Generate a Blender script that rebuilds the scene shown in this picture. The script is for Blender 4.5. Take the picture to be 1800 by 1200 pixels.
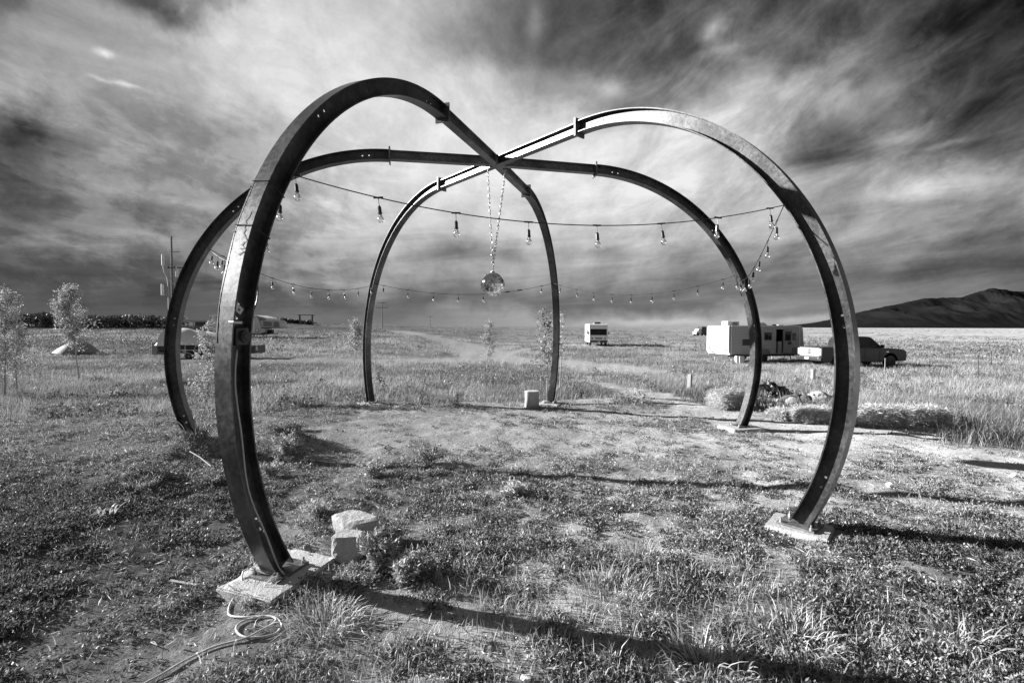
import bpy, bmesh, math, random
import numpy as np
from mathutils import Vector, Matrix
for o in list(bpy.data.objects): bpy.data.objects.remove(o)
SC = bpy.context.scene
COL = SC.collection
RNG = np.random.default_rng(7)
random.seed(7)

# ------------------------------------------------------------------ camera
F_PX, PITCH, ROLL, EYE = 847.8, 0.031, 0.0033, 2.0      # pixels of an 1800 px wide frame
cam = bpy.data.cameras.new('camera'); cam.sensor_width = 36; cam.lens = F_PX*36/1800
cam.clip_start = .05; cam.clip_end = 40000
camo = bpy.data.objects.new('camera', cam); COL.objects.link(camo); SC.camera = camo
fw = Vector((0, math.cos(PITCH), -math.sin(PITCH))); dn0 = Vector((0, -math.sin(PITCH), -math.cos(PITCH)))
rt = Vector((1,0,0))*math.cos(ROLL) - dn0*math.sin(ROLL); dn = Vector((1,0,0))*math.sin(ROLL) + dn0*math.cos(ROLL)
up = -dn
camo.matrix_world = Matrix(((rt.x,up.x,-fw.x,0),(rt.y,up.y,-fw.y,0),(rt.z,up.z,-fw.z,EYE),(0,0,0,1)))
def ray(px, py):
    return (rt*((px-900)/F_PX) + dn*((py-600)/F_PX) + fw)
def project(P):
    d = Vector(P)-Vector((0,0,EYE)); w = d.dot(fw)
    return 900+F_PX*d.dot(rt)/w, 600+F_PX*d.dot(dn)/w

# ------------------------------------------------------------------ light
SUN_AZ, SUN_EL = math.radians(11.5), math.radians(19.5)     # beyond the left side, low
SUN = Vector((-math.cos(SUN_AZ)*math.cos(SUN_EL), math.sin(SUN_AZ)*math.cos(SUN_EL), math.sin(SUN_EL)))
sl = bpy.data.lights.new('sun', 'SUN'); sl.energy = 5.0; sl.angle = math.radians(.5); sl.color = (1,1,1)
so = bpy.data.objects.new('sun', sl); COL.objects.link(so); so.location = SUN*200
so.rotation_euler = SUN.to_track_quat('Z','Y').to_euler()
SC.view_settings.view_transform = 'Standard'; SC.view_settings.look = 'None'
SC.view_settings.exposure = 1.5; SC.view_settings.gamma = 1.0
SC.view_settings.use_curve_mapping = False
SC.render.engine = 'CYCLES'
SC.cycles.max_bounces = 6; SC.cycles.diffuse_bounces = 2; SC.cycles.glossy_bounces = 3; SC.cycles.transmission_bounces = 5; SC.cycles.transparent_max_bounces = 8

class NT:
    """small helper for node trees"""
    def __init__(s, nt): s.nt = nt; s.nt.nodes.clear()
    def n(s, typ, **kw):
        x = s.nt.nodes.new(typ)
        for k, v in kw.items():
            if k == 'ins':
                for a, b in v.items(): s.put(x.inputs[a], b)
            else: setattr(x, k, v)
        return x
    def put(s, sock, v):
        if isinstance(v, bpy.types.NodeSocket): s.nt.links.new(v, sock)
        elif isinstance(v, bpy.types.Node): s.nt.links.new(v.outputs[0], sock)
        else: sock.default_value = v
    def m(s, op, a, b=0.0, c=0.0, clamp=False):
        x = s.n('ShaderNodeMath', operation=op, use_clamp=clamp)
        s.put(x.inputs[0], a); s.put(x.inputs[1], b); s.put(x.inputs[2], c)
        return x.outputs[0]
    def v(s, op, a, b=(0,0,0)):
        x = s.n('ShaderNodeVectorMath', operation=op); s.put(x.inputs[0], a); s.put(x.inputs[1], b)
        return x.outputs['Value'] if op in ('DOT_PRODUCT','LENGTH') else x.outputs[0]
    def noise(s, vec, scale, detail=4, rough=.5, dist=0.0):
        x = s.n('ShaderNodeTexNoise'); s.put(x.inputs['Vector'], vec)
        x.inputs['Scale'].default_value = scale; x.inputs['Detail'].default_value = detail
        x.inputs['Roughness'].default_value = rough; x.inputs['Distortion'].default_value = dist
        return x.outputs['Fac']
    def mr(s, val, a, b, c, d, smooth=True):
        x = s.n('ShaderNodeMapRange', interpolation_type='SMOOTHSTEP' if smooth else 'LINEAR')
        s.put(x.inputs[0], val)
        for i, q in enumerate((a,b,c,d)): x.inputs[i+1].default_value = q
        return x.outputs[0]
    def grey(s, val):
        x = s.n('ShaderNodeCombineColor'); s.put(x.inputs[0], val); s.put(x.inputs[1], val); s.put(x.inputs[2], val)
        return x.outputs[0]

# world: daylight sky seen in black and white (red channel) with cloud layers laid out by compass direction
W = bpy.data.worlds.new('World'); SC.world = W; W.use_nodes = True
W.cycles.sampling_method = 'MANUAL'; W.cycles.sample_map_resolution = 512
t = NT(W.node_tree)
geo = t.n('ShaderNodeTexCoord').outputs['Generated']
sep = t.n('ShaderNodeSeparateXYZ', ins={0: geo})
dx, dy, dz = sep.outputs
sky = t.n('ShaderNodeTexSky', sky_type='NISHITA', sun_disc=False, sun_elevation=SUN_EL,
          sun_rotation=-(math.pi/2-SUN_AZ), altitude=2000, air_density=1.0, dust_density=.6, ozone_density=1.0)
red = t.n('ShaderNodeSeparateColor', ins={0: sky}).outputs[0]
hyp = t.m('SQRT', t.m('ADD', t.m('MULTIPLY', dx, dx), t.m('MULTIPLY', dy, dy)))
az = t.m('ARCTAN2', dx, dy); el = t.m('ARCTAN2', dz, hyp)
elp = t.m('MAXIMUM', dz, 0.0)
den = t.m('ADD', elp, .09)
plane = t.n('ShaderNodeCombineXYZ', ins={0: t.m('DIVIDE', dx, den), 1: t.m('DIVIDE', dy, den), 2: 0.0}).outputs[0]
azel = t.n('ShaderNodeCombineXYZ', ins={0: az, 1: el, 2: 0.0}).outputs[0]
w1 = t.n('ShaderNodeTexNoise', ins={'Vector': geo, 'Scale': 5.0, 'Detail': 6.0, 'Roughness': .6}).outputs['Color']
w1 = t.v('MULTIPLY', t.v('SUBTRACT', w1, (.5,.5,.5)), (.30,.16,0))
ae = t.v('ADD', azel, w1)
def pxdir(px, py):
    d = ray(px, py).normalized()
    return math.atan2(d.x, d.y), math.asin(d.z)
# broad cloud masses: brightness read at compass directions (photo columns and rows give the directions), joined smoothly
TX = [0,150,300,450,600,750,900,1050,1200,1350,1500,1650,1800]
TONE = {0: [.45,.62,.45,.80,.85,.80,.48,.33,.30,.33,.35,.25,.12], 80: [.62,.65,.72,.92,.92,.75,.48,.38,.38,.46,.50,.35,.17],
 160: [.72,.65,.70,.85,.92,.90,.75,.60,.62,.74,.60,.42,.24], 240: [.34,.60,.62,.75,.88,.92,.92,.92,.92,.62,.42,.50,.36],
 320: [.38,.50,.60,.70,.86,.92,.94,.94,.92,.76,.66,.74,.66], 400: [.40,.50,.52,.60,.78,.84,.88,.86,.80,.72,.66,.62,.50],
 470: [.30,.36,.38,.50,.60,.66,.70,.66,.60,.50,.52,.42,.40], 530: [.25,.25,.28,.35,.42,.42,.45,.45,.45,.50,.52,.50,.45],
 566: [.26,.26,.28,.36,.44,.52,.64,.68,.68,.66,.60,.52,.50]}
sw = t.n('ShaderNodeSeparateXYZ', ins={0: ae}); azw, elw = sw.outputs[0], sw.outputs[1]
cosaz = t.m('COSINE', t.m('MINIMUM', t.m('MAXIMUM', azw, -.85), .85))
vv = t.m('DIVIDE', t.m('TANGENT', t.m('MINIMUM', elw, 1.35)), cosaz)
uu = t.m('DIVIDE', t.m('ADD', azw, math.pi), 2*math.pi)
base_ = None
rows = sorted(TONE, reverse=True); vr = [ray(900, b).z/ray(900, b).y for b in rows]
for r_i, b in enumerate(rows):
    fc = t.n('ShaderNodeFloatCurve', ins={'Value': uu}); cu = fc.mapping.curves[0]
    P_ = [(.25,.43)]+[((pxdir(a, b)[0]+math.pi)/(2*math.pi), v) for a, v in zip(TX, TONE[b])]+[(.75,.43),(1.0,.43)]
    cu.points[0].location = (0,.43); cu.points[1].location = P_[-1]
    for q in P_[:-1]: cu.points.new(*q)
    fc.mapping.update()
    if base_ is None: base_ = fc.outputs[0]
    else:
        mx = t.n('ShaderNodeMix', data_type='FLOAT', ins={0: t.mr(vv, vr[r_i-1], vr[r_i], 0, 1), 2: base_, 3: fc.outputs[0]}); base_ = mx.outputs[0]
mx = t.n('ShaderNodeMix', data_type='FLOAT', ins={0: t.mr(vv, vr[-1]+.05, vr[-1]+.7, 0, 1), 2: base_, 3: .43}); base_ = mx.outputs[0]
acc = base_
def blob(src, a0, e0, sa, se, A):
    global acc
    q = t.v('MULTIPLY', t.v('SUBTRACT', src, (a0,e0,0)), (1/sa, 1/se, 0))
    g = t.m('EXPONENT', t.m('MULTIPLY', t.v('DOT_PRODUCT', q, q), -1.0))
    acc = t.m('MULTIPLY_ADD', g, A, acc)
fine = t.v('ADD', azel, t.v('MULTIPLY', w1, (.30,.30,0)))
for (px, py, sx, sy, A) in [(275,22,60,26,-.20), (40,240,60,40,-.12), (1430,283,95,26,-.20), (1610,240,75,20,.20), (1250,60,22,24,.30), (1262,92,40,10,.18), (1085,150,28,20,.20),
        (198,104,16,7,.24), (240,157,26,4,.20), (190,146,20,4,.14), (812,443,78,15,-.22), (905,440,24,18,-.16), (1130,437,130,12,-.10), (1640,475,190,14,-.12), (1400,556,60,7,.20), (1180,566,200,6,.10),
        (945,40,18,60,.16), (1640,330,170,14,.12), (1690,250,70,5,.16), (120,425,120,12,.12), (250,410,80,10,.10), (200,330,70,12,.10), (330,360,60,10,.08)]:
    a0, e0 = pxdir(px, py); a1, _ = pxdir(px+sx, py); _, e1 = pxdir(px, py-sy); blob(fine, a0, e0, abs(a1-a0), abs(e1-e0), A)
# streaky high cloud, drawn out along the wind
rot = t.n('ShaderNodeMapping', ins={'Vector': plane}); rot.inputs['Rotation'].default_value = (0,0,math.radians(10)); rot.inputs['Scale'].default_value = (1.0,.62,1)
n1 = t.noise(rot.outputs[0], 2.1, 10, .66, 1.3)
def slanted(deg, sx, sy, sc, dist, rough=.64):
    mp = t.n('ShaderNodeMapping', ins={'Vector': azel}); mp.inputs['Rotation'].default_value = (0,0,math.radians(deg))
    return t.noise(t.v('MULTIPLY', mp.outputs[0], (sx,sy,1)), sc, 10, rough, dist)
wisp = slanted(-25, 3.8, 8.2, 1.6, .55, .60)          # slanting wisps to the right
puff = slanted(10, 5.0, 9.0, 1.7, .2, .62)      # rows of soft heaped cloud to the left
band = slanted(-4, 2.2, 16.0, 1.5, .6)           # flat layers low over the horizon
highs = t.mr(el, .10, .26, 0, 1); right = t.mr(az, -.05, .35, 0, 1); left = t.mr(az, -.15, -.4, 0, 1)
def mix_in(n, amp, *masks):
    global acc
    v = t.m('MULTIPLY', t.m('SUBTRACT', n, .5), amp)
    for m_ in masks: v = t.m('MULTIPLY', v, m_)
    acc = t.m('ADD', acc, v)
mix_in(n1, .34, highs)
mix_in(wisp, .74, right, t.mr(el, .05, .2, .3, 1))
mix_in(t.mr(puff, .42, .56, .28, .72), .26, left, t.mr(el, .0, .07, 0, 1), t.mr(el, .26, .42, 1, .2))
mix_in(band, .46, t.mr(el, .0, .05, .2, 1), t.mr(el, .12, .3, 1, 0))
mix_in(t.noise(geo, 17, 8, .72, .3), .24, t.mr(el, .02, .12, .2, 1))
acc = t.m('MINIMUM', t.m('MAXIMUM', acc, .09), .985)
cloud = t.m('POWER', acc, 2.3)
lum = t.m('ADD', t.m('MULTIPLY', cloud, .315), t.m('MULTIPLY', red, .002))
bg = t.n('ShaderNodeBackground', ins={'Color': t.grey(lum), 'Strength': 1.0})
t.nt.links.new(bg.outputs[0], t.n('ShaderNodeOutputWorld').inputs[0])

# ------------------------------------------------------------------ noise and terrain
def vnoise(x, y, seed=0):
    xi = np.floor(x).astype(np.int64); yi = np.floor(y).astype(np.int64); xf = x-xi; yf = y-yi
    def h(a, b):
        n = (a*374761393 + b*668265263 + seed*974711) & 0x7fffffff
        n = ((n ^ (n >> 13))*1274126177) & 0x7fffffff
        return ((n ^ (n >> 16)) & 0xffff)/65535.0
    u = xf*xf*(3-2*xf); v = yf*yf*(3-2*yf)
    return (h(xi,yi)*(1-u)+h(xi+1,yi)*u)*(1-v) + (h(xi,yi+1)*(1-u)+h(xi+1,yi+1)*u)*v
def fbm(x, y, seed=0, oct=4):
    s = 0; a = .5; tot = 0
    for i in range(oct):
        s = s + a*vnoise(x*2**i, y*2**i, seed+i*17); tot += a; a *= .5
    return s/tot
def sstep(a, b, x):
    u = np.clip((x-a)/(b-a), 0, 1); return u*u*(3-2*u)
CX, CY, TOPZ = -.2814, 8.4243, 4.8362
LEG = {  # angle, straight length, arc radius
 1: (4.3862, 2.0359, 3.2595), 2: (3.3171, 1.7891, 3.3215), 3: (2.284, 1.729, 3.569),
 4: (1.2579, 1.8378, 2.9665), 5: (.213, 1.8041, 3.422), 6: (-.8676, 1.9046, 3.3178)}
RATIO, SLOPE = 3.2637/3.3091, .0047
MOUNDS = [(-4.95,7.55,.24,.55,.5), (-4.55,5.95,.15,.40,.32), (-3.55,7.7,.15,.34,.26), (-3.75,8.05,.20,.6,.3)]
def T(x, y):
    x = np.asarray(x, float); y = np.asarray(y, float)
    d = np.hypot(x-CX, y-CY)
    z = -.52*sstep(6.0, 17.0, d)
    far = np.hypot(x, y)
    z = z + 1.05*sstep(36, 60, y)*sstep(-2, -20, x)                 # the field rises on the left
    z = z + 2.0*sstep(75, 110, y)*sstep(-18, -60, x)*sstep(400,160,y)
    z = z + (fbm(x*.55, y*.55, 3, 3)-.5)*.16*sstep(0, 4, far)
    z = z + (fbm(x*2.3, y*2.3, 5, 3)-.5)*.085*sstep(60, 20, far)
    z = z + (fbm(x*.02, y*.02, 9, 3)-.5)*(1.2*sstep(70, 220, far)+1.6*sstep(200,600,far))
    for (mx, my, mz, sx, sy) in MOUNDS:
        z = z + mz*np.exp(-((x-mx)/sx)**2-((y-my)/sy)**2)*(.7+.6*fbm(x*6, y*6, 21, 2))
    return z
def Tz(x, y): return float(T(np.array([x]), np.array([y]))[0])
def ground(px, py, zoff=0.0):
    """where the sight line through a photo pixel meets the terrain"""
    d = ray(px, py); S = .8*1.02**np.arange(320)
    for rounds in range(3):
        X, Yv, Z = d.x*S, d.y*S, EYE+d.z*S; hit = np.nonzero(Z < T(X, Yv)+zoff)[0]
        i = hit[0] if len(hit) else len(S)-1
        lo, hi = S[max(i-1,0)], S[i]; S = np.linspace(lo, hi, 40)
    return Vector((d.x*hi, d.y*hi, Tz(d.x*hi, d.y*hi)))
def at_dist(px, Y):
    """ground point in the direction of a photo column at depth Y"""
    x = (px-900)/F_PX*Y
    return Vector((x, Y, Tz(x, Y)))
# bare ground: worn paths, a loop road and the trodden middle (world polylines, half-widths)
def poly_px(pts): return [tuple(ground(a,b)[:2]) for a, b in pts]
PATHS = [
 (poly_px([(1010,668),(1120,694),(1230,722),(1340,748),(1480,772),(1600,790),(1720,810),(1900,845)]), .72),
 (poly_px([(330,632),(500,634),(650,634),(760,634),(850,632),(960,636),(1100,650)]), 2.6),
 (poly_px([(860,630),(838,612),(800,602),(760,592),(725,586),(700,581)]), 2.8),
 (poly_px([(860,628),(930,612),(1010,606),(1100,612)]), .8),
 (poly_px([(0,640),(130,634),(330,631)]), .9),
]
def soil_vignette_mask(x, y):
    """darker overgrown soil to both sides of the foreground, partly painted lens vignetting"""
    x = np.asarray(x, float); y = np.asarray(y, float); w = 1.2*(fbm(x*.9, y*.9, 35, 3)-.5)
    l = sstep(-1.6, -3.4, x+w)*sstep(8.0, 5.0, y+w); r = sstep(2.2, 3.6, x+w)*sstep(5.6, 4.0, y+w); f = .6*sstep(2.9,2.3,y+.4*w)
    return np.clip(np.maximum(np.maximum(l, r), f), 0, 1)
def segdist(x, y, pts):
    d = np.full(x.shape, 1e9)
    for (ax,ay),(bx,by) in zip(pts[:-1], pts[1:]):
        ux, uy = bx-ax, by-ay; L = ux*ux+uy*uy+1e-9
        tt = np.clip(((x-ax)*ux+(y-ay)*uy)/L, 0, 1)
        d = np.minimum(d, np.hypot(x-ax-tt*ux, y-ay-tt*uy))
    return d
BARE = [(-.8,8.4,2.7,1.5,1.0), (1.9,8.7,2.3,1.3,1.0), (-2.6,9.6,1.6,1.0,.8), (4.6,7.9,1.2,.6,.8), (6.0,9.4,1.3,.7,.9), (4.9,10.6,1.1,.7,.9), (1.0,4.6,1.5,.45,.55), (-3.6,3.6,1.2,.5,.5), (-.2,10.6,3.2,1.2,.62), (2.6,10.8,1.6,1.0,.7), (.6,6.2,1.7,.5,.45), (-2.0,7.2,.7,.5,.5),
        (-2.0,4.1,.7,.4,.5), (-2.9,4.6,.9,.35,.55), (.0,5.0,.7,.25,.5), (-.9,3.3,.45,.35,.5), (3.8,7.0,1.4,.5,.5)]
def bare_mask(x, y, plants=False):
    """1 = bare pale dirt, 0 = grown over; plants=True: where nothing grows"""
    x = np.asarray(x, float); y = np.asarray(y, float)
    wob = (fbm(x*1.3, y*1.3, 31, 4)-.5)
    m = np.zeros(x.shape)
    for (bx, by, sx, sy, a) in BARE:
        q = np.exp(-((x-bx)/sx)**2-((y-by)/sy)**2)*a
        m = np.maximum(m, sstep(.22, .62, q+wob*.75))
    m = np.maximum(m, .95*sstep(.56, .68, fbm(x*.9, y*.9, 77, 4))*sstep(13,8,np.hypot(x-CX,y-CY)))*(1-.9*soil_vignette_mask(x,y))
    m = m*(1-np.exp(-((x+3.6)/.6)**2-((y-7.8)/.6)**2))
    if plants: m = m*.88*sstep(.70, .46, fbm(x*3.4, y*3.4, 33, 3)+.02)
    for pts, hw in PATHS:
        d = segdist(x, y, pts)+wob*hw*.9
        m = np.maximum(m, sstep(hw*1.25, hw*.75, d)*(1 if not plants else .96))
    return np.clip(m, 0, 1)

# ------------------------------------------------------------------ mesh helpers
def setp(o, label=None, cat=None, group=None, kind=None):
    if label: o['label'] = label
    if cat: o['category'] = cat
    if group: o['group'] = group
    if kind: o['kind'] = kind
    return o
def empty(name, loc, rz=0, label=None, cat=None, group=None):
    o = bpy.data.objects.new(name, None); COL.objects.link(o); o.location = loc; o.rotation_euler = (0,0,rz); o.empty_display_size = .2
    return setp(o, label, cat, group)
def link(name, me, mat, parent=None, smooth=False):
    o = bpy.data.objects.new(name, me); COL.objects.link(o)
    if mat and not me.materials: me.materials.append(mat)
    if parent: o.parent = parent
    if smooth: me.polygons.foreach_set('use_smooth', [True]*len(me.polygons))
    return o
class MB:
    def __init__(s): s.v = []; s.f = []
    def add(s, vs, fs):
        b = len(s.v); s.v += [tuple(p) for p in vs]; s.f += [tuple(i+b for i in f) for f in fs]; return s
    def box(s, c, size, M=None, bev=0.0):
        bm = bmesh.new(); bmesh.ops.create_cube(bm, size=1)
        for v in bm.verts: v.co = Vector((v.co.x*size[0], v.co.y*size[1], v.co.z*size[2]))
        if bev: bmesh.ops.bevel(bm, geom=bm.edges[:], offset=bev, segments=2, affect='EDGES', profile=.5)
        bm.verts.index_update()
        vs = [(M @ v.co if M else v.co)+Vector(c) for v in bm.verts]
        s.add(vs, [[v.index for v in f.verts] for f in bm.faces]); bm.free(); return s
    def tube(s, pts, rad, n=8, cap=True):
        pts = [Vector(p) for p in pts]; k = len(pts)
        rad = [rad]*k if isinstance(rad, (int, float)) else rad
        ref = Vector((0,0,1)) if abs((pts[-1]-pts[0]).normalized().z) < .9 else Vector((1,0,0))
        vs = []
        for i, p in enumerate(pts):
            tg = (pts[min(i+1,k-1)]-pts[max(i-1,0)])
            tg = tg.normalized() if tg.length > 1e-9 else Vector((0,0,1))
            a = tg.cross(ref)
            if a.length < 1e-6: a = tg.cross(Vector((0,1,0)))
            a.normalize(); b = tg.cross(a).normalized()
            for j in range(n):
                c = 2*math.pi*j/n; vs.append(p+(a*math.cos(c)+b*math.sin(c))*rad[i])
        fs = [(i*n+j, i*n+(j+1)%n, (i+1)*n+(j+1)%n, (i+1)*n+j) for i in range(k-1) for j in range(n)]
        if cap: fs += [tuple(range(n))[::-1], tuple((k-1)*n+j for j in range(n))]
        return s.add(vs, fs)
    def lathe(s, prof, n=16, c=(0,0,0), axis='z'):
        vs = []
        for r, z in prof:
            for j in range(n):
                a = 2*math.pi*j/n; p = (r*math.cos(a), r*math.sin(a), z)
                if axis == 'y': p = (p[0], p[2], p[1])
                if axis == 'x': p = (p[2], p[0], p[1])
                vs.append((p[0]+c[0], p[1]+c[1], p[2]+c[2]))
        k = len(prof)
        fs = [(i*n+j, i*n+(j+1)%n, (i+1)*n+(j+1)%n, (i+1)*n+j) for i in range(k-1) for j in range(n)]
        fs += [tuple(range(n))[::-1], tuple((k-1)*n+j for j in range(n))]
        return s.add(vs, fs)
    def prism(s, prof, y0, y1, inset=None):
        """extrude an (x,z) outline along y; inset gives the outline at y1/y0 ends different scale in y by point"""
        n = len(prof)
        vs = [(x, y0+(inset[i] if inset else 0), z) for i, (x, z) in enumerate(prof)] + [(x, y1-(inset[i] if inset else 0), z) for i, (x, z) in enumerate(prof)]
        fs = [tuple(range(n)), tuple(range(2*n-1, n-1, -1))] + [(i, i+n, (i+1)%n+n, (i+1)%n) for i in range(n)]
        return s.add(vs, fs)
    def build(s, name, mat, parent=None, smooth=False, bevel=0, label=None):
        me = bpy.data.meshes.new(name); me.from_pydata(s.v, [], s.f)
        bm = bmesh.new(); bm.from_mesh(me); bmesh.ops.recalc_face_normals(bm, faces=bm.faces[:]); bm.to_mesh(me); bm.free()
        o = link(name, me, mat, parent, smooth)
        if bevel:
            m = o.modifiers.new('bevel', 'BEVEL'); m.width = bevel; m.segments = 2; m.limit_method = 'ANGLE'
        if label: o['label'] = label
        return o
def fast_mesh(name, co, loops, counts, tone=None):
    """mesh from numpy: co (n,3), flat loop indices, polygon sizes"""
    me = bpy.data.meshes.new(name)
    me.vertices.add(len(co)); me.vertices.foreach_set('co', np.ascontiguousarray(co, np.float32).ravel())
    me.loops.add(len(loops)); me.loops.foreach_set('vertex_index', np.asarray(loops, np.int32))
    starts = np.concatenate([[0], np.cumsum(counts)[:-1]]).astype(np.int32)
    me.polygons.add(len(counts)); me.polygons.foreach_set('loop_start', starts)
    me.update(calc_edges=True)
    if tone is not None:
        at = me.attributes.new('tone', 'FLOAT', 'POINT'); at.data.foreach_set('value', np.asarray(tone, np.float32))
    return me
def unit(v): return v/(np.linalg.norm(v, axis=1, keepdims=True)+1e-9)
def leaves_geo(base, direc, length, width, tone, rng):
    """flat four-cornered leaves"""
    n = len(base); d = unit(direc)
    side = unit(np.cross(d, rng.normal(size=(n,3)))); nor = np.cross(d, side)
    L = length[:,None]; Wd = width[:,None]
    mid = base+d*L*.45+nor*L*.06
    co = np.stack([base, mid+side*Wd, base+d*L, mid-side*Wd], 1).reshape(-1,3)
    loops = np.arange(4*n); return co, loops, np.full(n, 4), np.repeat(tone, 4)
def blades_geo(base, lean, height, width, tone, rng, bend=.5):
    """tapered bent blades: a quad and a triangle"""
    n = len(base); h = height[:,None]; w = width[:,None]
    a = rng.uniform(0, 2*np.pi, n); side = np.stack([np.cos(a), np.sin(a), np.zeros(n)], 1)
    upv = np.array([[0,0,1.0]])
    mid = base+upv*h*.58+lean*h*.32
    tip = base+upv*h*np.sqrt(np.clip(1-(np.linalg.norm(lean,axis=1,keepdims=True)*bend)**2, .05, 1))+lean*h*(.55+bend*.5)
    co = np.stack([base-side*w, base+side*w, mid+side*w*.75, mid-side*w*.75, tip], 1).reshape(-1,3)
    i = np.arange(n)[:,None]*5
    loops = (i+np.array([[0,1,2,3,3,2,4]])).ravel()
    return co, loops, np.tile([4,3], n), np.repeat(tone, 5)
def merge(parts):
    co, lo, cn, tn = [], [], [], []; off = 0
    for a, b, c, d in parts:
        co.append(a); lo.append(b+off); cn.append(c); tn.append(d); off += len(a)
    return np.concatenate(co), np.concatenate(lo), np.concatenate(cn), np.concatenate(tn)

# ------------------------------------------------------------------ materials
def mat(name): 
    m = bpy.data.materials.new(name); m.use_nodes = True; return m, NT(m.node_tree)
def done(t, sh): t.nt.links.new(sh if isinstance(sh, bpy.types.NodeSocket) else sh.outputs[0], t.n('ShaderNodeOutputMaterial').inputs[0])
def plain(name, g, rough=.6, metal=0.0, var=.25, scale=6.0, bump=0.0, bscale=60, spec=.5, coord='Object'):
    m, t = mat(name); co = t.n('ShaderNodeTexCoord').outputs[coord]
    n = t.noise(co, scale, 6, .6); n2 = t.noise(co, scale*9, 3, .6)
    k = t.m('ADD', t.m('MULTIPLY', t.m('SUBTRACT', n, .5), 2*var), t.m('MULTIPLY', t.m('SUBTRACT', n2, .5), var))
    col = t.m('MULTIPLY', t.m('ADD', k, 1.0), g)
    p = t.n('ShaderNodeBsdfPrincipled', ins={'Base Color': t.grey(col), 'Roughness': t.m('ADD', t.m('MULTIPLY', t.m('SUBTRACT', n, .5), .3), rough, clamp=True), 'Metallic': metal, 'Specular IOR Level': spec})
    if bump:
        b = t.n('ShaderNodeBump', ins={'Strength': bump, 'Distance': .02, 'Height': t.noise(co, bscale, 5, .65)}); t.put(p.inputs['Normal'], b.outputs[0])
    done(t, p); return m
def foliage(name, lo, hi, trans=.3):
    m, t = mat(name); a = t.n('ShaderNodeAttribute', attribute_name='tone').outputs['Fac']
    col = t.grey(t.mr(a, 0, 1, lo, hi, False))
    d = t.n('ShaderNodeBsdfDiffuse', ins={'Color': col}); tr = t.n('ShaderNodeBsdfTranslucent', ins={'Color': col})
    gl = t.n('ShaderNodeBsdfGlossy', ins={'Color': (.5,.5,.5,1), 'Roughness': .45})
    mx = t.n('ShaderNodeMixShader', ins={0: trans, 1: d.outputs[0], 2: tr.outputs[0]})
    mx2 = t.n('ShaderNodeMixShader', ins={0: .05, 1: mx.outputs[0], 2: gl.outputs[0]})
    done(t, mx2); return m
# rusty, semi-gloss rolled steel
def steel(name, g, rough):
    m, t = mat(name); co = t.n('ShaderNodeTexCoord').outputs['Object']
    n = t.noise(co, 2.2, 8, .65); n2 = t.noise(co, 24, 5, .7); n3 = t.noise(co, 150, 2, .6)
    k = t.m('ADD', t.m('MULTIPLY', t.mr(n, .35, .68, .5, 1.6), t.mr(n2, .3, .7, .6, 1.4)), t.m('MULTIPLY', t.mr(n2, .62, .72, 0, 1), .5))
    col = t.m('MULTIPLY', k, g)
    p = t.n('ShaderNodeBsdfPrincipled', ins={'Base Color': t.grey(col), 'Metallic': .4, 'Specular IOR Level': .5, 'Coat Weight': .28, 'Coat Roughness': .30,
        'Roughness': t.m('ADD', t.m('MULTIPLY', t.m('SUBTRACT', n2, .5), .35), rough, clamp=True)})
    b = t.n('ShaderNodeBump', ins={'Strength': .22, 'Distance': .004, 'Height': t.m('ADD', n2, t.m('MULTIPLY', n3, .5))}); t.put(p.inputs['Normal'], b.outputs[0])
    done(t, p); return m
M = {}
M['steel'] = steel('weathered_steel', .06, .40)
M['roof_steel'] = steel('roof_steel', .11, .40)
M['plate'] = steel('plate_steel', .16, .5)
M['concrete'] = plain('concrete', .42, .85, var=.3, scale=5, bump=.5, bscale=45)
M['rock'] = plain('rock', .36, .9, var=.35, scale=4, bump=.9, bscale=18)
M['stone_dark'] = plain('dark_stone', .10, .9, var=.4, scale=5, bump=.8, bscale=18)
M['wood'] = plain('weathered_wood', .34, .85, var=.35, scale=9, bump=.5, bscale=50)
M['wood_dark'] = plain('dark_wood', .07, .85, var=.3, scale=9)
M['black'] = plain('black_rubber', .012, .5, var=.2)
M['black_plastic'] = plain('black_plastic', .02, .35, var=.2)
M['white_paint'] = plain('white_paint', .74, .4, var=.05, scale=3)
M['offwhite'] = plain('offwhite_panel', .52, .5, var=.07, scale=2)
M['grey_panel'] = plain('grey_panel', .30, .55, var=.08, scale=3)
M['dark_trim'] = plain('dark_trim', .035, .5, var=.2)
M['mid_trim'] = plain('mid_trim', .16, .5, var=.2)
M['chrome'] = plain('chrome', .6, .2, metal=1.0, var=.05)
M['cord'] = plain('cord', .48, .5, var=.15, scale=20)
M['paper'] = plain('paper', .75, .7, var=.06, scale=30)
M['ink_and_shadow'] = plain('ink_and_shadow', .05, .7, var=.3, scale=30)  # tag print, and the wire shadow painted on the flange
M['canvas'] = plain('canvas', .42, .85, var=.12, scale=3, bump=.3, bscale=20)
M['mesh_screen'] = plain('screen_mesh', .17, .8, var=.1, scale=8)
M['tentcloth'] = plain('tent_cloth', .24, .8, var=.15, scale=2, bump=.3, bscale=6)
M['tarp'] = plain('tarp', .60, .55, var=.1, scale=3, bump=.5, bscale=4)
M['tailgate'] = plain('sunlit_tailgate', .24, .35, var=.08, scale=2)  # paler copy of the truck paint, sunlight put into the colour
M['truck'] = plain('truck_paint', .022, .33, var=.08, scale=2)
M['bark'] = plain('pale_bark', .36, .8, var=.35, scale=12, bump=.5)
M['bark_dark'] = plain('grey_bark', .2, .85, var=.35, scale=12, bump=.5)
M['pole'] = plain('pole_wood', .13, .85, var=.3, scale=4)
M['galv'] = plain('galvanized', .45, .4, metal=.7, var=.15)
M['leaf'] = foliage('sapling_leaf', .10, .62, .25)
M['leaf_dark'] = foliage('dark_leaf', .015, .10, .2)
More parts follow.
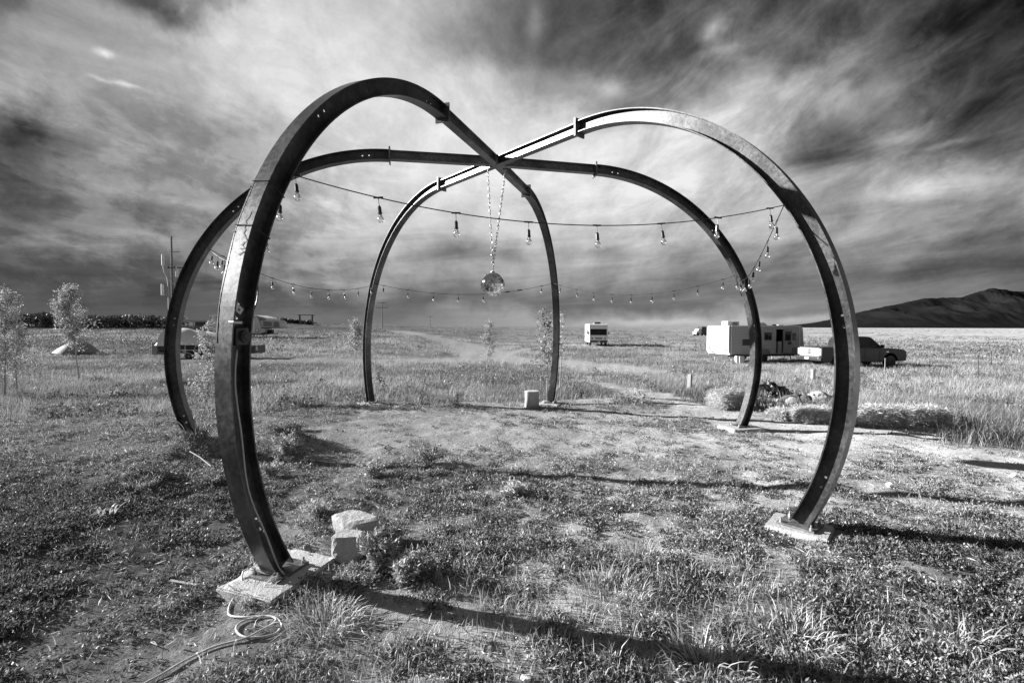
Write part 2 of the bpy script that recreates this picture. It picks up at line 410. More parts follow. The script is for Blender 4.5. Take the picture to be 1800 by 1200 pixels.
M['weed'] = foliage('weed', .03, .40, .20)
M['grass'] = foliage('grass_blade', .10, .62, .30)
M['field'] = foliage('field_grass', .06, .52, .30)
M['straw'] = foliage('straw', .30, .85, .25)
M['sage'] = foliage('sage', .05, .26, .15)
def glass_dark():
    m, t = mat('dark_glass')
    p = t.n('ShaderNodeBsdfPrincipled', ins={'Base Color': (.012,.012,.012,1), 'Roughness': .08, 'Specular IOR Level': .6}); done(t, p); return m
M['glass'] = glass_dark()
def bulb_glass():
    m, t = mat('bulb_glass')
    g = t.n('ShaderNodeBsdfGlass', ins={'Color': (1,1,1,1), 'Roughness': .02, 'IOR': 1.25})
    tr = t.n('ShaderNodeBsdfTransparent'); mx = t.n('ShaderNodeMixShader', ins={0: .45, 1: g.outputs[0], 2: tr.outputs[0]})
    gl = t.n('ShaderNodeBsdfGlossy', ins={'Roughness': .12}); mx2 = t.n('ShaderNodeMixShader', ins={0: .2, 1: mx.outputs[0], 2: gl.outputs[0]})
    done(t, mx2); return m
M['bulb'] = bulb_glass()
def mirror():
    m, t = mat('mirror_tile')
    n = t.noise(t.n('ShaderNodeTexCoord').outputs['Object'], 40, 2, .5)
    p = t.n('ShaderNodeBsdfPrincipled', ins={'Base Color': (.85,.85,.85,1), 'Metallic': 1.0, 'Roughness': .06}); done(t, p); return m
M['mirror'] = mirror()
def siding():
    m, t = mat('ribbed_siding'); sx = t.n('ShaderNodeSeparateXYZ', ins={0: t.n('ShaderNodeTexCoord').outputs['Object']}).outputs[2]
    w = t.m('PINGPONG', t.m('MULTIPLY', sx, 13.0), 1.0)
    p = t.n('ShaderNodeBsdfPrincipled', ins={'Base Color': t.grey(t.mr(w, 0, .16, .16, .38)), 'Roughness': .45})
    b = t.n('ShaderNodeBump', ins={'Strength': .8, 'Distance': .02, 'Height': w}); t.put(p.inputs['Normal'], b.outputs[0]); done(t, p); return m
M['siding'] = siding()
def soil():
    m, t = mat('soil'); co = t.n('ShaderNodeTexCoord').outputs['Object']
    bare = t.n('ShaderNodeAttribute', attribute_name='tone').outputs['Fac']
    n1 = t.noise(co, 1.7, 8, .65); n2 = t.noise(co, 14, 6, .7); n3 = t.noise(co, 90, 4, .7)
    dirt = t.m('MULTIPLY', t.mr(n1, .3, .7, .42, .56), t.mr(n2, .25, .75, .80, 1.15))
    dirt = t.m('MULTIPLY', dirt, t.mr(n3, .3, .7, .8, 1.12))
    grown = t.m('MULTIPLY', t.mr(n1, .3, .7, .26, .42), t.mr(n2, .3, .7, .6, 1.3))
    grown = t.m('MULTIPLY', grown, t.mr(n3, .3, .7, .7, 1.3))
    far = t.mr(t.v('LENGTH', co), 35, 90, 0, 1)
    nf = t.noise(co, .09, 8, .7); nf2 = t.noise(co, .6, 6, .7)
    field = t.m('MULTIPLY', t.mr(nf, .3, .7, .20, .38), t.mr(nf2, .35, .65, .6, 1.2))
    g = t.n('ShaderNodeMix', data_type='FLOAT', ins={0: far, 2: grown, 3: field}).outputs[0]
    vig = t.n('ShaderNodeAttribute', attribute_name='soil_vignette').outputs['Fac']
    g = t.m('MULTIPLY', g, t.mr(vig, 0, 1, 1, .42))  # soil darkened by the mask, vignetting included in the colour
    g = t.n('ShaderNodeMix', data_type='FLOAT', ins={0: bare, 2: g, 3: dirt}).outputs[0]
    p = t.n('ShaderNodeBsdfDiffuse', ins={'Color': t.grey(g), 'Roughness': .8})
    hh = t.m('ADD', t.m('MULTIPLY', n2, 1.0), t.m('MULTIPLY', n3, .35))
    b = t.n('ShaderNodeBump', ins={'Strength': .75, 'Distance': .05, 'Height': hh}); t.put(p.inputs['Normal'], b.outputs[0]); done(t, p); return m
M['soil'] = soil()

# ------------------------------------------------------------------ ground sheet (polar, fine near and in front)
front = np.radians(np.linspace(-60, 60, 520)); back = np.radians(np.linspace(60, 300, 50))[1:-1]
th = np.concatenate([front, back]); nth = len(th)
rad = np.concatenate([[.25], 1.2*np.exp(np.linspace(0, math.log(22/1.2), 235)), 22*np.exp(np.linspace(0, math.log(14000/22), 100))[1:]])
R2, A2 = np.meshgrid(rad, th, indexing='ij')
gx, gy = R2*np.sin(A2), R2*np.cos(A2)
gz = T(gx, gy); gb = bare_mask(gx, gy)
co = np.stack([gx, gy, gz], -1).reshape(-1,3)
i, j = np.meshgrid(np.arange(len(rad)-1), np.arange(nth), indexing='ij'); j2 = (j+1) % nth
loops = np.stack([i*nth+j, (i+1)*nth+j, (i+1)*nth+j2, i*nth+j2], -1).reshape(-1)
me = fast_mesh('ground', co, loops, np.full(i.size, 4), gb.ravel())
me.polygons.foreach_set('use_smooth', [True]*len(me.polygons))
at_ = me.attributes.new('soil_vignette', 'FLOAT', 'POINT'); at_.data.foreach_set('value', soil_vignette_mask(gx, gy).ravel().astype(np.float32))
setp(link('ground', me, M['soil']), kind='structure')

# mountain ridge far to the right
prof_px = [(1380,577),(1430,572),(1470,566),(1510,556),(1560,543),(1600,535),(1650,523),(1690,523),(1720,521),(1750,512),(1772,505),(1800,508),(1860,516),(1940,500),(2040,520),(2200,540),(2400,565),(2600,580)]
D0 = 9000.0
xs = np.interp(np.linspace(0, len(prof_px)-1, 170), range(len(prof_px)), [p[0] for p in prof_px])
ys = np.interp(np.linspace(0, len(prof_px)-1, 170), range(len(prof_px)), [p[1] for p in prof_px])
rows = 44; ncol = 300; vs = []
xs = np.interp(np.linspace(0, len(prof_px)-1, ncol), range(len(prof_px)), [p[0] for p in prof_px]); ys = np.interp(np.linspace(0, len(prof_px)-1, ncol), range(len(prof_px)), [p[1] for p in prof_px])
for k in range(rows):
    f = k/(rows-1); rise = math.sin(math.pi*f)
    Y = np.full(ncol, D0*(.86+.36*f)); X = (xs-900)/F_PX*D0*(1+.1*(f-.5)); H = np.maximum(0, 577+.0033*(xs-900)-ys)/F_PX*D0
    rid = 1-2*np.abs(fbm(X*.0022+.0006*Y, Y*.0009, 4, 4)-.5)
    amt = min(1, abs(f-.5)*9)
    Z = H*rise**1.1*(1-amt*(.55*(1-rid)+.10))+H*.05*(fbm(X*.012, Y*.012, 14, 3)-.5)*rise-6
    vs += list(zip(X.tolist(), Y.tolist(), Z.tolist()))
fs = [(k*ncol+q, k*ncol+q+1, (k+1)*ncol+q+1, (k+1)*ncol+q) for k in range(rows-1) for q in range(ncol-1)]
M['mountain'] = plain('mountain_forest', .014, 1.0, var=.6, scale=.004, spec=0.0, bump=1.0, bscale=.01)
o = MB().add(vs, fs).build('mountain', M['mountain'], smooth=True); setp(o, kind='structure')

# ------------------------------------------------------------------ the steel frame
BD, BB, TF, TW = .165, .150, .012, .010          # section depth, flange width, flange and web thickness
def leg_curve(k, n=72):
    a, r0, R = LEG[k]; Rz = R*RATIO; z0 = TOPZ-SLOPE*r0; zc = z0-Rz
    foot = .06
    tmax = math.pi/2+math.asin((zc-foot)/Rz)
    return a, r0, R, Rz, zc, tmax
def leg_pt(k, tt, v=0.0, w=0.0):
    """world point on leg k: tt = arc angle from the roof joint, v outwards from the centre line, w sideways"""
    a, r0, R, Rz, zc, tm = leg_curve(k)
    nr, nz = math.sin(tt)/R, math.cos(tt)/Rz; L = math.hypot(nr, nz); nr /= L; nz /= L
    r = r0+R*math.sin(tt)+v*nr; z = zc+Rz*math.cos(tt)+v*nz
    return Vector((CX+r*math.cos(a)-w*math.sin(a), CY+r*math.sin(a)+w*math.cos(a), z))
def find_leg(k, px, py, v=0.0, w=0.0):
    tm = leg_curve(k)[5]; best = None
    for q in range(401):
        tt = tm*q/400; x, y = project(leg_pt(k, tt, v, w)); d = (x-px)**2+(y-py)**2
        if best is None or d < best[0]: best = (d, tt)
    return best[1]
ORG = Vector((CX, CY, 0))
frame = empty('steel_arch_frame', ORG, 0, 'dark rusty steel frame of six curved beam legs meeting overhead', 'frame')
def plate2d(mb, quads, fn, th):
    """quads: polygons of (s,v) points; fn(s,v,w) -> point; makes a plate of thickness th with closed rims"""
    idx = {}; pts = []
    def key(p): return (round(p[0],5), round(p[1],5))
    for q in quads:
        for p in q:
            if key(p) not in idx: idx[key(p)] = len(pts); pts.append(p)
    n = len(pts); vs = [fn(p[0],p[1],th/2) for p in pts]+[fn(p[0],p[1],-th/2) for p in pts]
    F = [[idx[key(p)] for p in q] for q in quads]; edges = {}
    for f in F:
        for a, b in zip(f, f[1:]+f[:1]): edges[(a,b)] = edges.get((a,b), 0)+1
    fs = [tuple(f) for f in F]+[tuple(q+n for q in f[::-1]) for f in F]
    fs += [(b, a, a+n, b+n) for (a, b) in edges if (b, a) not in edges]
    mb.add(vs, fs)
def strip(mb, ts, fn4):
    """sweep a rectangle; fn4(t) -> four corners"""
    vs = []
    for q in ts: vs += fn4(q)
    n = len(ts); fs = [(i*4+j, i*4+(j+1)%4, (i+1)*4+(j+1)%4, (i+1)*4+j) for i in range(n-1) for j in range(4)]
    fs += [(3,2,1,0), tuple((n-1)*4+j for j in range(4))]; mb.add(vs, fs)
for k in (1,2,3,4,5,6):
    a, r0, R, Rz, zc, tm = leg_curve(k)
    loc = lambda tt, v, w, k=k: leg_pt(k, tt, v, w)-ORG
    mb = MB()
    ts = list(np.linspace(0, tm, 73))
    hv = BD/2-TF
    for sgn in (1, -1):
        strip(mb, ts, lambda q: [loc(q, sgn*hv, -BB/2), loc(q, sgn*hv, BB/2), loc(q, sgn*(hv+TF), BB/2), loc(q, sgn*(hv+TF), -BB/2)])
    # web with pairs of bolt holes
    hs = [.12, .80, 1.42, tm-.15]; hp = .030; hr = .0125/R
    cuts = []
    for c in hs: cuts += [(c-hp*.5-.0, c), (c, c+hp*.5)] if False else [(c-.032, c-.008), (c+.0, c+.024)]
    quads = []; t0 = 0.0
    def plainweb(u0, u1):
        n = max(1, int((u1-u0)/.035)); us = np.linspace(u0, u1, n+1)
        for x, y in zip(us[:-1], us[1:]): quads.append([(x,-hv),(y,-hv),(y,hv),(x,hv)])
    for (u0, u1) in sorted(cuts):
        plainweb(t0, u0); c = (u0+u1)/2; hw = .018
        rr = .0135
        quads.append([(u0,-hv),(u1,-hv),(u1,-hw),(u0,-hw)]); quads.append([(u0,hw),(u1,hw),(u1,hv),(u0,hv)])
        out = [(u0,-hw),(c,-hw),(u1,-hw),(u1,0),(u1,hw),(c,hw),(u0,hw),(u0,0)]
        inn = [(c+rr/R*math.cos(an), rr*math.sin(an)) for an in [math.radians(225+45*i) for i in range(8)]]
        for i in range(8): quads.append([out[i], out[(i+1)%8], inn[(i+1)%8], inn[i]])
        t0 = u1
    plainweb(t0, tm)
    plate2d(mb, quads, loc, TW)
    leg = mb.build('curved_leg', M['steel'], frame)
    # base plate with anchor nuts
    p = leg_pt(k, tm)-ORG; Mz = Matrix.Rotation(a, 3, 'Z')
    b = MB().box((p.x, p.y, .058), (.34, .28, .022), Mz)
    bp = b.build('base_plate', M['plate'], leg, bevel=.003)
    for sx, sy in ((1,1),(1,-1),(-1,1),(-1,-1)):
        q = Mz @ Vector((sx*.135, sy*.115, 0)); MB().lathe([(.018,0),(.018,.022),(.009,.024),(.009,.05)], 6, (p.x+q.x, p.y+q.y, .068)).build('anchor_nut', M['galv'], bp)
    # splice plate where leg and roof beam are bolted
    p0 = loc(0, 0, 0); MB().box(p0, (.022, BB+.05, BD+.085), Mz).build('splice_plate', M['plate'], leg)
# straight roof beams; one runs through, the others butt into it
def roof_beam(k, r_in, r_out, dzv, two=None):
    a = LEG[k][0]; mb = MB(); d = .150; b = .125; hv = d/2-TF; ca, sa = math.cos(a), math.sin(a)
    def P(r, v, w, s=1): return Vector((r*ca-w*sa, r*sa+w*ca, TOPZ-SLOPE*abs(r)+v+dzv))
    rs = [r_in, r_out]
    for sgn in (1,-1): strip(mb, rs, lambda r: [P(r, sgn*hv, -b/2), P(r, sgn*hv, b/2), P(r, sgn*(hv+TF), b/2), P(r, sgn*(hv+TF), -b/2)])
    strip(mb, rs, lambda r: [P(r, -hv, -TW/2), P(r, -hv, TW/2), P(r, hv, TW/2), P(r, hv, -TW/2)])
    return mb.build('roof_beam', M['roof_steel'], frame)
roof_beam(1, 0, LEG[1][1]-.011, 0); roof_beam(4, 0, LEG[4][1]-.011, 0)
for k, dzv in ((2,.004),(5,.0045),(3,-.004),(6,-.0045)): roof_beam(k, .06, LEG[k][1]-.011, dzv)
MB().lathe([(.13,0),(.13,.014)], 6, (0,0,TOPZ+.150/2+.001)).build('hub_plate', M['plate'], frame)
# details on the leg that carries the power: paper tag, painted wire shadow, outlet box, wire ties
leg1 = [o for o in frame.children if o.name == 'curved_leg'][0]
def face_quad(mb, k, tt, v, w, sx, sy, ang, th=.001):
    """thin card on the side of the web"""
    c, s = math.cos(ang), math.sin(ang); R = LEG[k][2]; vs = []
    for dw in (0, th):
        for (u, q) in ((-sx,-sy),(sx,-sy),(sx,sy),(-sx,sy)):
            uu, qq = u*c-q*s, u*s+q*c
            vs.append(leg_pt(k, tt+uu/R, v+qq, w+dw)-ORG)
    mb.add(vs, [(0,1,2,3),(7,6,5,4),(0,4,5,1),(1,5,6,2),(2,6,7,3),(3,7,4,0)])
wf = TW/2+.001
tp = find_leg(1, 431, 545, 0, wf)
mb = MB(); face_quad(mb, 1, tp, .0, wf, .026, .046, .45, .002); tag = mb.build('paper_tag', M['paper'], leg1, label='small white paper tag stuck on the steel')
mb = MB(); face_quad(mb, 1, tp-.004, .022, wf+.002, .007, .007, .45, .001); mb.build('tag_print', M['ink_and_shadow'], tag)
mb = MB(); face_quad(mb, 1, tp+.003, -.012, wf+.002, .009, .010, .45, .001); mb.build('tag_print', M['mid_trim'], tag)
tb = find_leg(1, 424, 592, 0, .05); c = leg_pt(1, tb, 0, .045)-ORG; Mz = Matrix.Rotation(LEG[1][0], 3, 'Z')
ob = MB().box(c, (.11,.07,.13), Mz, .012).build('outlet_box', M['black_plastic'], leg1)
c2 = leg_pt(1, tb, -.015, .09)-ORG; n2 = Mz @ Vector((0,1,0)); 
MB().tube([c2-n2*.02, c2+n2*.012], .042, 14).build('outlet_cover', M['dark_trim'], ob); 
MB().tube([c2+n2*.010, c2+n2*.02], [.03,.026], 14).build('outlet_socket', M['dark_trim'], ob)
c3 = leg_pt(1, tb-.028, .05, .06)-ORG; MB().box(c3, (.07,.05,.02), Mz, .004).build('clamp', M['galv'], ob)
# grazing shadow of a wire, painted as a dark ribbon on the outer flange
sc = [(441,372),(436,380),(431,386),(433,392),(430,398),(432,405),(428,411),(433,417),(436,423),(430,427),(425,431),(431,434),(423,438),(428,441),(420,445),(425,449)]
mb = MB(); pts = []
def flange_pt(px, py):
    best = None
    for q in range(120):
        tt = .7+.9*q/119
        for w in np.linspace(-BB/2, BB/2, 19):
            P = leg_pt(1, tt, BD/2+.001, w); x, y = project(P); d = (x-px)**2+(y-py)**2
            if best is None or d < best[0]: best = (d, tt, w)
    return best[1], best[2]
for a_, b_ in sc: pts.append(flange_pt(a_, b_))
dense = []
for (u0,w0),(u1,w1) in zip(pts[:-1], pts[1:]):
    for f in np.linspace(0, 1, 4, endpoint=False): dense.append((u0+(u1-u0)*f, w0+(w1-w0)*f))
vs = []; fs = []
for i, (u, w) in enumerate(dense):
    hw = .005+.004*abs(math.sin(i*1.7))
    vs += [leg_pt(1, u, BD/2+.0015, w-hw)-ORG, leg_pt(1, u+.002, BD/2+.0015, w+hw)-ORG]
    if i: fs.append((2*i-2, 2*i-1, 2*i+1, 2*i))
MB().add(vs, fs).build('painted_wire_shadow', M['ink_and_shadow'], leg1)
for tt in (find_leg(1, 418, 392, BD/2), find_leg(1, 447, 310, BD/2)):
    e = .006; ring = [(BD/2+e,-BB/2-e),(BD/2+e,BB/2+e),(-BD/2-e,BB/2+e),(-BD/2-e,-BB/2-e),(BD/2+e,-BB/2-e)]
    MB().tube([leg_pt(1, tt+i*.004, v, w)-ORG for i, (v, w) in enumerate(ring)], .004, 6).build('wire_tie', M['black'], leg1)
MB().tube([leg_pt(1, find_leg(1,447,310,BD/2)+i*.035, BD/2+.0008, -BB/2+.010+.006*math.sin(i*1.3)) - ORG for i in range(12)], .0012, 5).build('loose_wire', M['black'], leg1)

# ------------------------------------------------------------------ concrete footings
fl = {1: 'cracked concrete footing under the leg with the outlet box and cord', 2: 'low concrete footing hidden in weeds on the grassy mound',
      3: 'small concrete footing at the leg beyond the mirror ball, no stump beside it', 4: 'concrete footing behind the short wooden stump',
      5: 'clean square concrete footing beside the sandy path, facing the travel trailer', 6: 'half buried concrete footing with dry grass on its edge'}
FOOT = {}
for k in fl:
    a = LEG[k][0]; p = leg_pt(k, leg_curve(k)[5]); FOOT[k] = p
    bm = bmesh.new(); bmesh.ops.create_cube(bm, size=1)
    for v in bm.verts: v.co = Vector((v.co.x*(.70 if k != 6 else .54), v.co.y*(.54 if k != 6 else .44), v.co.z*.30))
    bmesh.ops.subdivide_edges(bm, edges=bm.edges[:], cuts=7, use_grid_fill=True)
    bmesh.ops.bevel(bm, geom=[e for e in bm.edges if e.calc_face_angle(0) > 1], offset=.012, segments=2, affect='EDGES')
    for v in bm.verts:
        n = float(fbm(np.array([v.co.x*5+k*9]), np.array([v.co.y*5+v.co.z*7]), k, 3)[0])-.5
        edge = 1 if (abs(v.co.x) > .28 or abs(v.co.y) > .21) else .15
        if v.co.z > .1 and edge < 1: n = min(n, 0)*.3
        v.co += Vector((v.co.x*.10*n*edge, v.co.y*.12*n*edge, (n*.05-.006)*edge if v.co.z > 0 else 0))
        v.co.z = min(v.co.z, .150)
    me = bpy.data.meshes.new('concrete_footing'); bm.to_mesh(me); bm.free()
    o = link('concrete_footing', me, M['concrete']); o.location = (p.x, p.y, .048-.150); o.rotation_euler = (0,0,a+(.0 if k != 6 else .15))
    setp(o, fl[k], 'footing', 'concrete footings of the frame')

# ------------------------------------------------------------------ string lights
ATT = {1: (523,312), 2: (372,440), 3: (660,499), 4: (973,497), 5: (1302,480), 6: (1371,366)}
AP = {k: leg_pt(k, find_leg(k, *ATT[k], -BD/2-.01), -BD/2-.012) for k in ATT}
sock_me = None
def pendant_protos():
    mb = MB(); mb.lathe([(.006,0),(.006,-.012),(.003,-.014),(.003,-.075),(.010,-.078),(.017,-.092),(.0175,-.14),(.020,-.142),(.020,-.158),(.014,-.160)], 10)
    mb.tube([(-.045,0,.001),(.045,0,.001)], .009, 6)
    a = mb.build('socket', M['black_plastic'], smooth=False).data
    gb = MB().lathe([(.012,-.156),(.015,-.168),(.026,-.188),(.030,-.206),(.027,-.224),(.016,-.238),(.003,-.243)], 14).build('bulb', M['bulb'], smooth=True).data
    fil = MB().lathe([(.008,-.156),(.009,-.172),(.004,-.178),(.0035,-.196),(.001,-.2)], 8).build('bulb_stem', M['white_paint']).data
    for n in ('socket','bulb','bulb_stem'): bpy.data.objects.remove(bpy.data.objects[n])
    return a, gb, fil
sock_me, bulb_me, stem_me = pendant_protos()
def string(k0, k1, sag, fracs, label, skew=0.0, extra=None):
    A, B = AP[k0], AP[k1]; root = empty('string_light', A, 0, label, 'string lights', 'string lights looped between the legs')
    def P(f): 
        g = f+skew*f*(1-f); return A.lerp(B, f)+Vector((0,0,-4*sag*g*(1-g)))-A
    MB().tube([P(i/40) for i in range(41)], .0048, 6).build('cable', M['black'], root, smooth=True)
    ang = math.atan2(B.y-A.y, B.x-A.x)
    for i, f in enumerate(fracs):
        s = bpy.data.objects.new('socket', sock_me); COL.objects.link(s); s.parent = root; s.location = P(f)
        s.rotation_euler = (random.uniform(-.12,.12), random.uniform(-.12,.12), ang); s.scale = (.88,.88,.86)
        b = bpy.data.objects.new('bulb', bulb_me); COL.objects.link(b); b.parent = s
        st = bpy.data.objects.new('bulb_stem', stem_me); COL.objects.link(st); st.parent = s
    if extra:
        for f in extra: 
            q = P(f); d = (P(f+.01)-P(f-.01)).normalized(); MB().tube([q-d*.06, q+d*.06], .016, 8).build('plug', M['black_plastic'], root)
ev = lambda n, a=.06, b=.94: [a+(b-a)*i/(n-1) for i in range(n)]
string(1, 6, .30, [.01,.15,.29,.43,.57,.71,.84,.965], 'string of eight clear bulbs hung low in front of the mirror ball')
string(6, 5, .30, ev(8,.08,.93), 'short steep string of bulbs running down to the leg by the travel trailer', -.35)
string(5, 4, .34, ev(9,.05,.95), 'string of bulbs hung in front of the white motorhome')
string(4, 3, .28, [.07,.41,.55,.69,.83,.96], 'string of bulbs with a black plug joint passing behind the mirror ball', 0, [.2,.27])
string(3, 2, .36, ev(9,.05,.95), 'string of bulbs hung before the pop-up trailer and the ranch gate')
string(2, 1, .45, ev(8,.06,.94), 'slack string of bulbs passing behind the leg with the outlet box', -.3)
# loose cord loop at the string's end on the powered leg
pa = leg_pt(1, find_leg(1, 464, 485, -BD/2), -BD/2-.02); 
mb = MB(); q0 = find_leg(1,464,485,-BD/2); pts = [leg_pt(1, q0+i*.012, -BD/2-.012-.05*math.sin(math.pi*i/9), .02) for i in range(10)]
mb.tube([p-ORG for p in pts], .005, 6).build('loose_wire', M['black'], leg1)

# ------------------------------------------------------------------ mirror ball on a chain
bc = ray(866, 500); ball_Y = CY; s_ = ball_Y/bc.y; BC = Vector((0,0,EYE))+bc*s_
BR = .212
root = empty('mirror_ball', BC, 0, 'silver mirror ball hanging on a chain under the frame crossing', 'mirror ball')
vs, fs = [], []; nr_ = 24
for i in range(nr_):
    a0, a1 = math.pi*i/nr_, math.pi*(i+1)/nr_; am = (a0+a1)/2; n = max(4, int(2*math.pi*BR*math.sin(am)/(BR*math.pi/nr_)))
    for j in range(n):
        b0, b1 = 2*math.pi*(j+.03)/n, 2*math.pi*(j+.97)/n; e = .03*math.pi/nr_
        q = [Vector((math.sin(A)*math.cos(B), math.sin(A)*math.sin(B), math.cos(A)))*BR for A, B in ((a0+e,b0),(a1-e,b0),(a1-e,b1),(a0+e,b1))]
        c = sum(q, Vector())/4; tl = Vector((random.gauss(0,1),random.gauss(0,1),random.gauss(0,1)))*.045
        rt_ = Matrix.Rotation(tl.length, 3, tl.normalized()); bs = len(vs)
        vs += [c+rt_ @ (p-c) for p in q]; fs.append((bs,bs+1,bs+2,bs+3))
o = MB().add(vs, fs).build('mirror_tiles', M['mirror'], root); setp(o, kind='stuff')
bm = bmesh.new(); bmesh.ops.create_icosphere(bm, subdivisions=4, radius=BR*.982); me = bpy.data.meshes.new('ball_core'); bm.to_mesh(me); bm.free(); link('ball_core', me, M['mid_trim'], root, True)
MB().lathe([(.035,BR-.01),(.035,BR+.015),(.012,BR+.02),(.012,BR+.05)], 14).build('cap', M['galv'], root)
ringv = [Vector((.02*math.cos(a), 0, BR+.065+.02*math.sin(a))) for a in np.linspace(0, 2*math.pi, 15)]
MB().tube(ringv, .004, 6, False).build('ring', M['galv'], root)
hook = BC+Vector((0,0,BR+.08))
chain = empty('hanging_chain', hook, 0, 'pale steel chain in a narrow V holding the mirror ball', 'chain')
def chain_link_mesh():
    L, r = .026, .0135; pts = []
    for a in np.linspace(-math.pi/2, math.pi/2, 5): pts.append((r*math.cos(a)+0, 0, 0)) if False else None
    pts = [(r*math.cos(a), 0, L+r*math.sin(a)) for a in np.linspace(0, math.pi, 6)]+[(r*math.cos(a), 0, -L+r*math.sin(a)) for a in np.linspace(math.pi, 2*math.pi, 6)]
    mb = MB(); mb.tube(pts+[pts[0]], .0058, 5, False); return mb
lm = chain_link_mesh()
for (px, py) in ((857,293),(889,296)):
    d = ray(px, py); top = Vector((0,0,EYE))+d*((TOPZ-BD/2-EYE)/d.z) ; top = Vector((0,0,EYE))+d*(CY/d.y*1.0)
    top.z = min(TOPZ-.09, top.z)
    v = top-hook; n = int(v.length/.062); mb = MB(); zq = v.to_track_quat('Z','Y').to_matrix()
    for i in range(n+1):
        rz = Matrix.Rotation((math.pi/2 if i % 2 else 0)+random.uniform(-.3,.3), 3, 'Z'); p = v*(i/n)
        sagp = Vector((0,0,0)); mb.add([zq @ (rz @ Vector(q))+p for q in lm.v], lm.f)
    setp(mb.build('chain_strand', M['galv'], chain, True), kind='stuff')

# ------------------------------------------------------------------ extension cord
tq = tb; line = []
for i in range(16):
    tt = tq+.03+(leg_curve(1)[5]-tq-.05)*i/15; line.append(leg_pt(1, tt, -.005+.012*math.sin(i*.9)+.02*(i/15), .03+.012*(i/15)))
G = lambda px, py, z=.013: ground(px, py)+Vector((0,0,z))
line += [leg_pt(1, leg_curve(1)[5], .10, .14)+Vector((0,0,.03)), G(434,1022,.10), G(424,1040,.05)]
line += [G(*p) for p in ((408,1058),(402,1072),(404,1084),(425,1087),(455,1086),(478,1086),(492,1094),(495,1104),(484,1116),(462,1122),(436,1123),(420,1117),(415,1106),(424,1096),(445,1089),(470,1085),(485,1090),(478,1100),(452,1114),(440,1121),(424,1127),(395,1134),(370,1142),(345,1154),(318,1168),(295,1182),(270,1196),(240,1212))]
def smooth_line(p, n=4):
    out = []
    for i in range(len(p)-1):
        p0, p1, p2, p3 = p[max(i-1,0)], p[i], p[i+1], p[min(i+2,len(p)-1)]
        for f in np.linspace(0, 1, n, endpoint=False):
            out.append(.5*((2*p1)+(p2-p0)*f+(2*p0-5*p1+4*p2-p3)*f*f+(3*p1-p0-3*p2+p3)*f**3))
    return out+[p[-1]]
o = MB().tube(smooth_line(line), .007, 7).build('extension_cord', M['cord'], smooth=True)
setp(o, 'pale extension cord running down the powered leg and coiled on the dirt', 'cord')

# ------------------------------------------------------------------ stones, stump, posts, bales
def stone(name, px, py, size, material, label, seed, cuts=(), cat='stone', group=None, sub=3, rz=0.0, sink=.15):
    p = ground(px, py)
    bm = bmesh.new(); bmesh.ops.create_icosphere(bm, subdivisions=sub, radius=1)
    rr = random.Random(seed); dirs = [Vector((rr.gauss(0,1),rr.gauss(0,1),rr.gauss(0,.8))).normalized() for _ in range(9)]
    for v in bm.verts:
        c = v.co.copy()
        for d in dirs:
            e = c.dot(d)-rr.random()*0-.74
            if e > 0: c -= d*e*.92
        for (d, lim) in cuts:
            d = Vector(d).normalized(); e = c.dot(d)-lim
            if e > 0: c -= d*e
        n = float(fbm(np.array([c.x*2+seed]), np.array([c.y*2+c.z*3]), seed, 3)[0])-.5
        v.co = Vector((c.x*size[0], c.y*size[1], c.z*size[2]))*(1+.16*n)
    me = bpy.data.meshes.new(name); bm.to_mesh(me); bm.free()
    zmin = min(v.co.z for v in me.vertices)
    o = link(name, me, material); o.location = (p.x, p.y, p.z-zmin-2*size[2]*sink); o.rotation_euler = (0,0,rz)
    return setp(o, label, cat, group)
stone('boulder', 612, 978, (.19,.16,.165), M['rock'], 'pale angular block with a flat top beside the powered footing', 11, (((0,0,1),.55),((0,-1,.1),.6),((-1,-.2,0),.7)), rz=.1)
stone('boulder', 628, 948, (.27,.18,.18), M['rock'], 'low rounded pale boulder directly behind the angular block', 12, (((0,0,1),.6),), rz=-.2)
for i, (px, py, s, mk, lb) in enumerate([(1386,712,.26,'stone_dark','dark stone at the end of the rock pile by the hay'), (1402,709,.26,'stone_dark','smaller dark stone on the rock pile by the hay'),
        (1416,711,.24,'stone_dark','flat dark stone amid the rock pile by the hay'), (1438,709,.34,'rock','pale broad rock in the pile behind the hay'), (1458,711,.24,'rock','pale small rock at the leg side of the pile'), (1394,717,.24,'rock','pale rock low in the pile between dark stones')]):
    stone('rock', px, py, (s, s*.8, s*.7), M[mk], lb, 30+i, cat='rock', group='rocks piled by the hay')
for i, (px, py, s, lb) in enumerate([(1564,856,.055,'fist sized white rock on the weeds beyond the half buried footing'), (1783,838,.05,'white rock on the sandy path edge'), (1540,1102,.04,'small pale rock among fallen grass'), (925,1196,.035,'small white rock by the near beam shadow'),
        (1402,935,.04,'small white rock touching the half buried footing'), (1800,850,.05,'pale stone at the path edge')][:5]):
    stone('rock', px, py, (s, s*.8, s*.7), M['white_paint'] if 'white' in lb else M['rock'], lb, 50+i, cat='rock', group='small pale rocks', sub=2)
# stump
p = ground(935, 716); st = empty('tree_stump', p, .3, 'short pale sawn stump standing on end beside the footing', 'stump')
prof = [(.185,-.05),(.18,.05),(.172,.2),(.175,.36),(.18,.405)]
mb = MB().lathe(prof, 40)
mb.v = [(x*(1+.012*math.sin(11*math.atan2(y,x)+1)), y*(1+.012*math.sin(7*math.atan2(y,x)+1)), z) for x, y, z in mb.v]
mb.build('trunk', M['wood'], st, smooth=False); MB().lathe([(.168,.402),(.166,.412)], 40).build('sawn_top', M['offwhite'], st)
